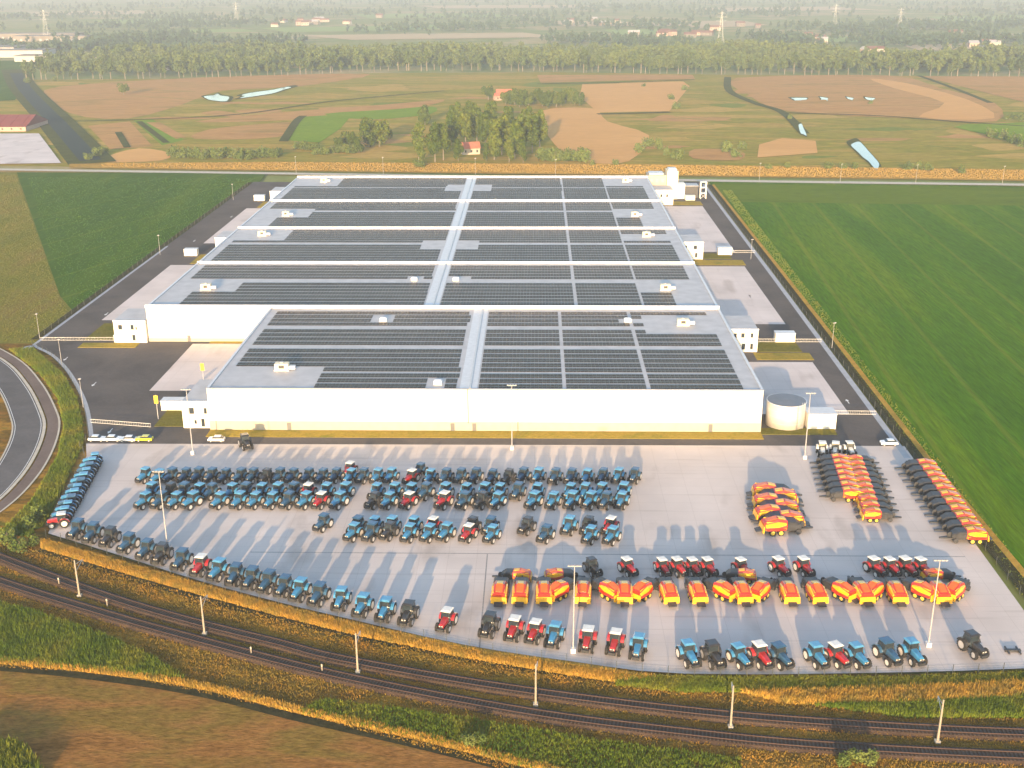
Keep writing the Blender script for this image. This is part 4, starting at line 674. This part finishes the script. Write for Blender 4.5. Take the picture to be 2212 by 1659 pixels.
for i, (x, y, s) in enumerate(sorted([(210, 338, 1.2), (190, 346, 1.0), (225, 330, .9), (60, 180, 1.3), (120, 175, 1.2), (1450, 215, 1.2), (1462, 235, 1.3), (1480, 195, 1.2), (1390, 187, .8), (1462, 345, 1.4), (1570, 330, 1.6), (1590, 340, 1.3), (1605, 322, 1.2), (1380, 330, 1.3), (1400, 318, 1.4), (1425, 322, 1.4), (1440, 336, 1.2), (2078, 376, 1.0), (2140, 298, 1.5), (2165, 302, 1.5), (2190, 310, 1.6), (2212, 318, 1.6), (2180, 258, 1.2), (2205, 262, 1.3), (1790, 366, 1.0), (1820, 366, .9), (1845, 366, .9), (1960, 368, 1.1), (1985, 368, 1.1), (2005, 370, 1.0), (906, 362, 1.2), (1700, 364, .8), (1660, 366, .8), (1280, 358, .7), (1330, 358, .8), (1880, 225, .8), (1705, 258, .9)])): tree('shrub', G(x, y, -.9), s, f'lone shrub scattered in the far meadow, {ordw(i)} from left', 'scattered meadow shrubs')
# wood edge trees one by one, the depth of the wood as one mass
edge_px = [(60, 172), (200, 172), (420, 168), (640, 162), (790, 154), (1100, 154), (1500, 160), (1900, 163), (2300, 167)]
el = resample(spline([G(x, y, -1) for x, y in edge_px], 6), 9.0)
for i, p in enumerate(el): tree('woodedge', p+Vector((random.uniform(-5, 5), random.uniform(-8, 14), 0)), random.choice((.55, .75, .9, 1.0, 1.15, 1.3))*random.uniform(.9, 1.1), f'{ordw(i)} tree from left along the front edge of the long wood', 'trees at the front edge of the wood')
def forest(name, label, pts, hs, tris, size, m, trunks=True):
    V = []; T = []; k = 0; lib = [crown_np(20, 5.0, tris, size, 3.0 if trunks else 1, 900+i, 8) for i in range(6)]
    for p, h in zip(pts, hs):
        v, t = lib[RNG.integers(0, 6)]; a = RNG.uniform(0, 6.28); c, s = math.cos(a), math.sin(a); f = h/20
        q = np.c_[(v[:, 0]*c-v[:, 1]*s)*f*RNG.uniform(.9, 1.25), (v[:, 0]*s+v[:, 1]*c)*f, v[:, 2]*f]+np.array([p[0], p[1], -1.0]); V.append(q); T.append(t+k); k += len(v)
    o = link(bpy.data.objects.new(name, np_mesh(name, np.concatenate(V), np.concatenate(T), m))); tag(o, label, 'wood', kind='stuff'); return o
wp = [G(x, y, -1) for x, y in [(90, 168), (420, 164), (640, 158), (790, 150), (1100, 150), (1500, 156), (2400, 162), (2400, 124), (1960, 128), (1800, 118), (1500, 112), (1250, 120), (1000, 116), (640, 114), (420, 118), (250, 128), (100, 138)]]
bx = [min(p.x for p in wp), max(p.x for p in wp), min(p.y for p in wp), max(p.y for p in wp)]
P = np.c_[RNG.uniform(bx[0], bx[1], 9000), RNG.uniform(bx[2], bx[3], 9000)]; P = P[inpoly(P, wp)][:3600]
forest('woodland', 'broad green wood stretching across beyond the meadow', P, (18+4.5*np.sin(P[:, 0]*.021+1)*np.cos(P[:, 1]*.017+P[:, 0]*.006))*RNG.uniform(.6, 1.3, len(P)), 90, 1.7, M['wood'])
P = []; hs = []
for x0, y0, x1, y1, n, wd in [(100, 112, 330, 100, 150, 60), (180, 92, 420, 84, 150, 80), (420, 100, 640, 95, 90, 60), (150, 62, 560, 56, 200, 120), (560, 30, 830, 32, 140, 160), (820, 66, 1080, 62, 120, 90), (1200, 90, 1480, 100, 160, 60), (1240, 18, 1420, 22, 120, 220), (1420, 52, 1480, 70, 60, 120), (1650, 86, 1780, 100, 120, 60), (1760, 66, 1900, 72, 140, 120), (1840, 96, 2300, 92, 260, 80), (1900, 58, 2110, 66, 190, 140), (2120, 50, 2300, 62, 120, 140), (0, 42, 200, 36, 120, 160), (-100, 20, 500, 14, 160, 300), (480, 10, 1200, 8, 220, 400), (1400, 8, 2300, 14, 260, 400), (900, 40, 1240, 34, 130, 160), (1500, 34, 1750, 30, 130, 180), (300, 40, 480, 44, 90, 120), (-100, 100, 60, 118, 80, 60), (1100, 50, 1400, 62, 110, 120), (2000, 28, 2300, 30, 120, 200)]:
    a, b = G(x0, y0, -1), G(x1, y1, -1)
    for i in range(n): q = a.lerp(b, RNG.uniform()); P.append((q.x+RNG.normal()*wd*.4, q.y+RNG.normal()*wd)); hs.append(RNG.uniform(12, 22))
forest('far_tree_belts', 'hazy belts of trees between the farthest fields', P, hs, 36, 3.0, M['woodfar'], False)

# ------------------------------------------------------------------ grass and crop as uncountable stuff
def tufts(name, label, poly, n, h, m, blades=5, w=.10, cap=None, z=-.28, zf=None):
    xs_ = [p.x for p in poly]; ys_ = [p.y for p in poly]; A = np.zeros((0, 2)); 
    while len(A) < n:
        q = np.c_[RNG.uniform(min(xs_), max(xs_), n*2), RNG.uniform(min(ys_), max(ys_), n*2)]; A = np.concatenate([A, q[inpoly(q, poly)]])
    A = A[:n]; k = n*blades; c = np.repeat(A, blades, 0)+RNG.normal(size=(k, 2))*h*.18; a = RNG.uniform(0, 6.28, k); hh = h*RNG.uniform(.5, 1.2, k)*np.repeat(RNG.uniform(.6, 1.25, n), blades)
    lean = RNG.normal(size=(k, 2))*h*.28; d = np.c_[np.cos(a), np.sin(a)]*(w*RNG.uniform(.6, 1.5, k))[:, None]; zz = np.full((k, 1), z)
    V = np.stack([np.c_[c-d, zz], np.c_[c+d, zz], np.c_[c+lean, zz+hh[:, None]]], 1).reshape(-1, 3)
    o = link(bpy.data.objects.new(name, np_mesh(name, V, np.arange(3*k).reshape(-1, 3), m))); tag(o, label, 'grass' if 'crop' not in name else 'crop', kind='stuff'); return o
PX = lambda L: GL(L, -.2)
tufts('straw_reeds', 'yellow reeds along the fence below the yard', PX([(88, 1166), (250, 1212), (430, 1264), (600, 1310), (760, 1348), (1000, 1402), (1240, 1440), (1420, 1464), (1330, 1474), (1190, 1452), (1000, 1420), (760, 1370), (600, 1330), (430, 1284), (250, 1232), (92, 1186)]), 17000, .8, M['g_yel'], 5, .06)
tufts('verge_grass', 'brown and olive grass around the railway tracks', PX([(-120, 1060), (90, 1190), (430, 1290), (760, 1376), (1200, 1458), (1480, 1480), (2300, 1560), (2300, 1740), (1300, 1720), (640, 1540), (240, 1455), (-200, 1430)]), 48000, .34, M['g_mix'], 4, .06)
tufts('roadside_grass', 'green grass on the bank beside the curved road', PX([(20, 755), (70, 752), (135, 808), (165, 860), (178, 910), (180, 960), (100, 1130), (60, 1160), (0, 1150), (70, 1080), (125, 985), (138, 920), (125, 860), (85, 805)]), 9000, .8, M['g_grn'], 5, .10)
tufts('green_thicket', 'dense green thicket at the lower left', PX([(-60, 1290), (60, 1318), (200, 1362), (330, 1420), (400, 1468), (240, 1452), (0, 1430), (-80, 1428)]), 9000, .9, M['g_grn'], 5, .09)
tufts('green_verge', 'green grass strip along the lower right yard edge', PX([(1330, 1460), (1480, 1463), (1960, 1464), (2300, 1450), (2300, 1478), (1960, 1490), (1480, 1496), (1330, 1480)]), 9000, .7, M['g_grn'], 5, .08)
tufts('straw_strip', 'golden grass band at the lower right corner', PX([(1600, 1496), (1960, 1486), (2300, 1468), (2300, 1500), (1960, 1520), (1700, 1520)]), 5000, .9, M['g_yel'], 5, .10)
tufts('green_strip', 'green undergrowth below the golden band at lower right', PX([(1750, 1522), (1960, 1518), (2300, 1502), (2300, 1550), (1960, 1550)]), 4000, .8, M['g_grn'], 5, .11)
tufts('green_lineside', 'green grass between the tracks and the stubble field', PX([(700, 1510), (1000, 1550), (1300, 1600), (1600, 1640), (1600, 1720), (1250, 1690), (1000, 1618), (640, 1538)]), 6000, .7, M['g_grn'], 5, .10)
tufts('ditch_reeds', 'straw coloured grass along the ditch by the stubble field', [p for p in offset(dd, .5)]+[p for p in reversed(offset(dd, 1.9))], 4500, .7, M['g_yel'], 5, .08)
tufts('far_reeds', 'golden reeds along the far road', PX([(220, 352), (600, 350), (1390, 355), (2300, 368), (2300, 388), (1400, 376), (600, 366), (220, 360)]), 16000, .55, M['g_reed'], 4, .2, z=-.5)
tufts('crop_edge', 'brighter plants along the edge of the right field', PX([(1560, 410), (1580, 410), (2000, 955), (2260, 1290), (2220, 1300), (1962, 958)]), 5000, .4, M['g_grn'], 4, .1, z=-.42)
tufts('dark_crop_plants', 'dark green crop plants in the left field', PX([(60, 382), (555, 384), (300, 580), (160, 664), (136, 636)]), 7000, .3, M['crop'], 4, .16, z=-.42)
tufts('olive_grass', 'olive grass in the strip left of the dark crop', PX([(-60, 376), (34, 376), (130, 645), (150, 675), (80, 738), (-60, 735)]), 12000, .35, M['g_olive'], 4, .09, z=-.4)
tufts('corner_bush', 'dark green leaves in the lower left corner', PX([(-60, 1600), (40, 1612), (90, 1668), (60, 1720), (-80, 1720)]), 2500, 1.6, M['g_grn'], 5, .16)
for i, (x, y, s) in enumerate([(1018, 1608, .42), (1040, 1602, .35), (1850, 1640, .5), (1880, 1648, .5), (1820, 1650, .45), (1000, 1600, .3), (80, 1120, .7), (64, 1140, .6), (18, 1172, .7), (44, 1188, .6), (70, 1176, .5)]): tree('shrub', G(x, y), s, ['small dark bush beside the ditch under the tracks', 'smaller bush right beside the ditch bush', 'stand-in bush for a dark patch before the main track at lower right', 'stand-in bush, rightmost of three on the dark patch before the main track', 'stand-in bush, leftmost of three on the dark patch before the main track', 'tiny bush left of the ditch bush', 'yellowish bush at the left corner of the yard', 'bush below the yard corner beside the tracks', 'dark bush at the left picture edge above the tracks', 'dark bush, middle of three above the left tracks', 'small bush just left of the golden reeds'][i], 'bushes near the railway')  # three bushes at lower right stand in for an unidentified dark patch

# ------------------------------------------------------------------ farm buildings, far houses, pylons
def house(px, w, d, h, rh, rz, wall, roof, label, name='house', wins=3, group=None):
    p = G(*px, -1); t = empty(name, (p.x, p.y, -1), rz); tag(t, label, 'house' if name == 'house' else 'building', group)
    MB().box(-w/2, w/2, -d/2, d/2, 0, h).build('wall', M[wall], t); e = .5
    MB().loft([[(-w/2-e, -d/2-e, h), (-w/2-e, d/2+e, h), (-w/2-e, 0, h+rh)], [(w/2+e, -d/2-e, h), (w/2+e, d/2+e, h), (w/2+e, 0, h+rh)]]).build('roof', M[roof], t)
    for i in range(wins): x = -w/2+(i+.5)*w/wins; MB().box(x-.6, x+.6, -d/2-.05, -d/2+.02, h*.35, h*.75).build('window', M['pane'], t)
    return t
house((1016, 332), 12, 8, 4, 4, .25, 'plinth', 'tile', 'small farmhouse with orange tiled roof among the poplars'); house((1090, 214), 16, 9, 5, 4.5, .1, 'plinth', 'tile', 'pale farmhouse at the left end of the tree belt'); house((1078, 216), 9, 7, 4, 3, .5, 'brick', 'tile', 'low outbuilding beside the pale farmhouse')
house((1450, 100), 14, 9, 5, 4, .2, 'white', 'tile', 'white house standing before the wood edge') if False else None
b = house((22, 276), 44, 46, 3.5, 7, .02, 'brick', 'rtile', 'long barn with brick red roof left of the canal', 'barn', 6)
for i, x in enumerate((-18, -9, 0, 9, 18)): MB().box(x-.15, x+.15, -23.6, -.2, 0, .1).build('roof_rib', M['rtile'], b).matrix_local = Matrix.Translation((0, 0, 10.6)) @ Matrix.Rotation(math.atan2(7, 23.5), 4, 'X')
for i, (x, y, w, d, h, mt) in enumerate([(40, 84, 240, 50, 10, 'farwall'), (118, 88, 140, 50, 9, 'farwall'), (30, 122, 110, 50, 10, 'grey'), (80, 132, 50, 34, 8, 'grey'), (-60, 118, 160, 60, 12, 'grey'), (370, 150, 34, 20, 7, 'grey')]):
    p = G(x, y, -1); t = empty('far_hall', (p.x, p.y, -1)); tag(t, ['long tan hall at the far upper left', 'tan hall right of the long far hall', 'grey hall in front of the long tan hall', 'small pale hall at the wood corner', 'grey hall at the left picture edge', 'pale blue grey shed inside the wood'][i], 'building')
    MB().box(-w/2, w/2, -d/2, d/2, 0, h).build('wall', M[mt], t); MB().box(-w/2-.5, w/2+.5, -d/2-.5, d/2+.5, h, h+.8).build('roof', M['farwall'], t)
    for j in range(int(w/12)): xx = -w/2+6+j*12; MB().box(xx-2, xx+2, -d/2-.2, -d/2+.02, 1, h*.5).build('door', M['grey'], t)
HS = []
for i in range(46):
    cx, cy = random.choice([(640, 52), (640, 52), (1450, 78), (1480, 74), (1600, 60), (1880, 118), (2060, 78), (2100, 100), (1240, 50), (1320, 52), (700, 45), (1750, 92)])
    HS.append((cx+random.gauss(0, 32), cy+random.gauss(0, 3)))
for i, q in enumerate(sorted(HS)):
    house(q, random.uniform(12, 26), random.uniform(9, 14), random.uniform(5, 8), 4, random.uniform(-.5, .5), random.choice(['farwall', 'plinth', 'farwall', 'brick']), random.choice(['farroof', 'farroof', 'grey']), f'tiny hazy far house, {ordw(i)} from left among the tree belts', 'house', 3, 'far village houses')
def pylon(px, h, label):
    p = G(*px, -1); t = empty('power_pylon', (p.x, p.y, -1)); tag(t, label, 'pylon', 'power pylons'); lg = MB(); w = h*.09
    cs = [(-1, -1), (1, -1), (1, 1), (-1, 1)]; lv = [0, .2, .4, .58, .74, .88, 1]; wd = lambda q: w*(1-q)**1.2+.5
    for i in range(4): 
        for a, b in zip(lv[:-1], lv[1:]):
            c0 = Vector((cs[i][0]*wd(a), cs[i][1]*wd(a), a*h)); c1 = Vector((cs[i][0]*wd(b), cs[i][1]*wd(b), b*h)); j = (i+1) % 4; d1 = Vector((cs[j][0]*wd(b), cs[j][1]*wd(b), b*h)); lg.tube(c0, c1, .11, n=4); lg.tube(c0, d1, .05, n=4); lg.tube(c1, d1, .05, n=4)
    lg.build('lattice', M['galv'], t)
    for z, L in ((.70, 9), (.82, 11), (.94, 7)): MB().tube((-L, 0, z*h), (L, 0, z*h), .18, n=5).tube((-L, 0, z*h), (0, 0, z*h+2.5), .1, n=5).tube((L, 0, z*h), (0, 0, z*h+2.5), .1, n=5).build('crossarm', M['galv'], t)
for px, h, lb in [((102, 88), 55, 'leftmost hazy power pylon beside the far halls'), ((512, 50), 50, 'power pylon left of the far village'), ((1556, 92), 52, 'tall power pylon right of centre'), ((1802, 62), 50, 'power pylon second from right'), ((1942, 68), 46, 'rightmost power pylon beyond the wood')]: pylon(px, h, lb)

# ------------------------------------------------------------------ haze
hz, n, l, b = base('haze_air'); n.remove(b); v = n.new('ShaderNodeVolumePrincipled'); v.inputs['Color'].default_value = (.86, .94, 1.0, 1); v.inputs['Density'].default_value = 2.1e-4; v.inputs['Anisotropy'].default_value = .2
l.new(v.outputs[0], n['Material Output'].inputs['Volume'])
o = MB().box(-9500, 9500, -1200, 11000, -2.4, 125).build('haze', hz); o['kind'] = 'stuff'; o['label'] = 'thin summer haze over the plain'; o['category'] = 'haze'
# the ground ends inside the haze
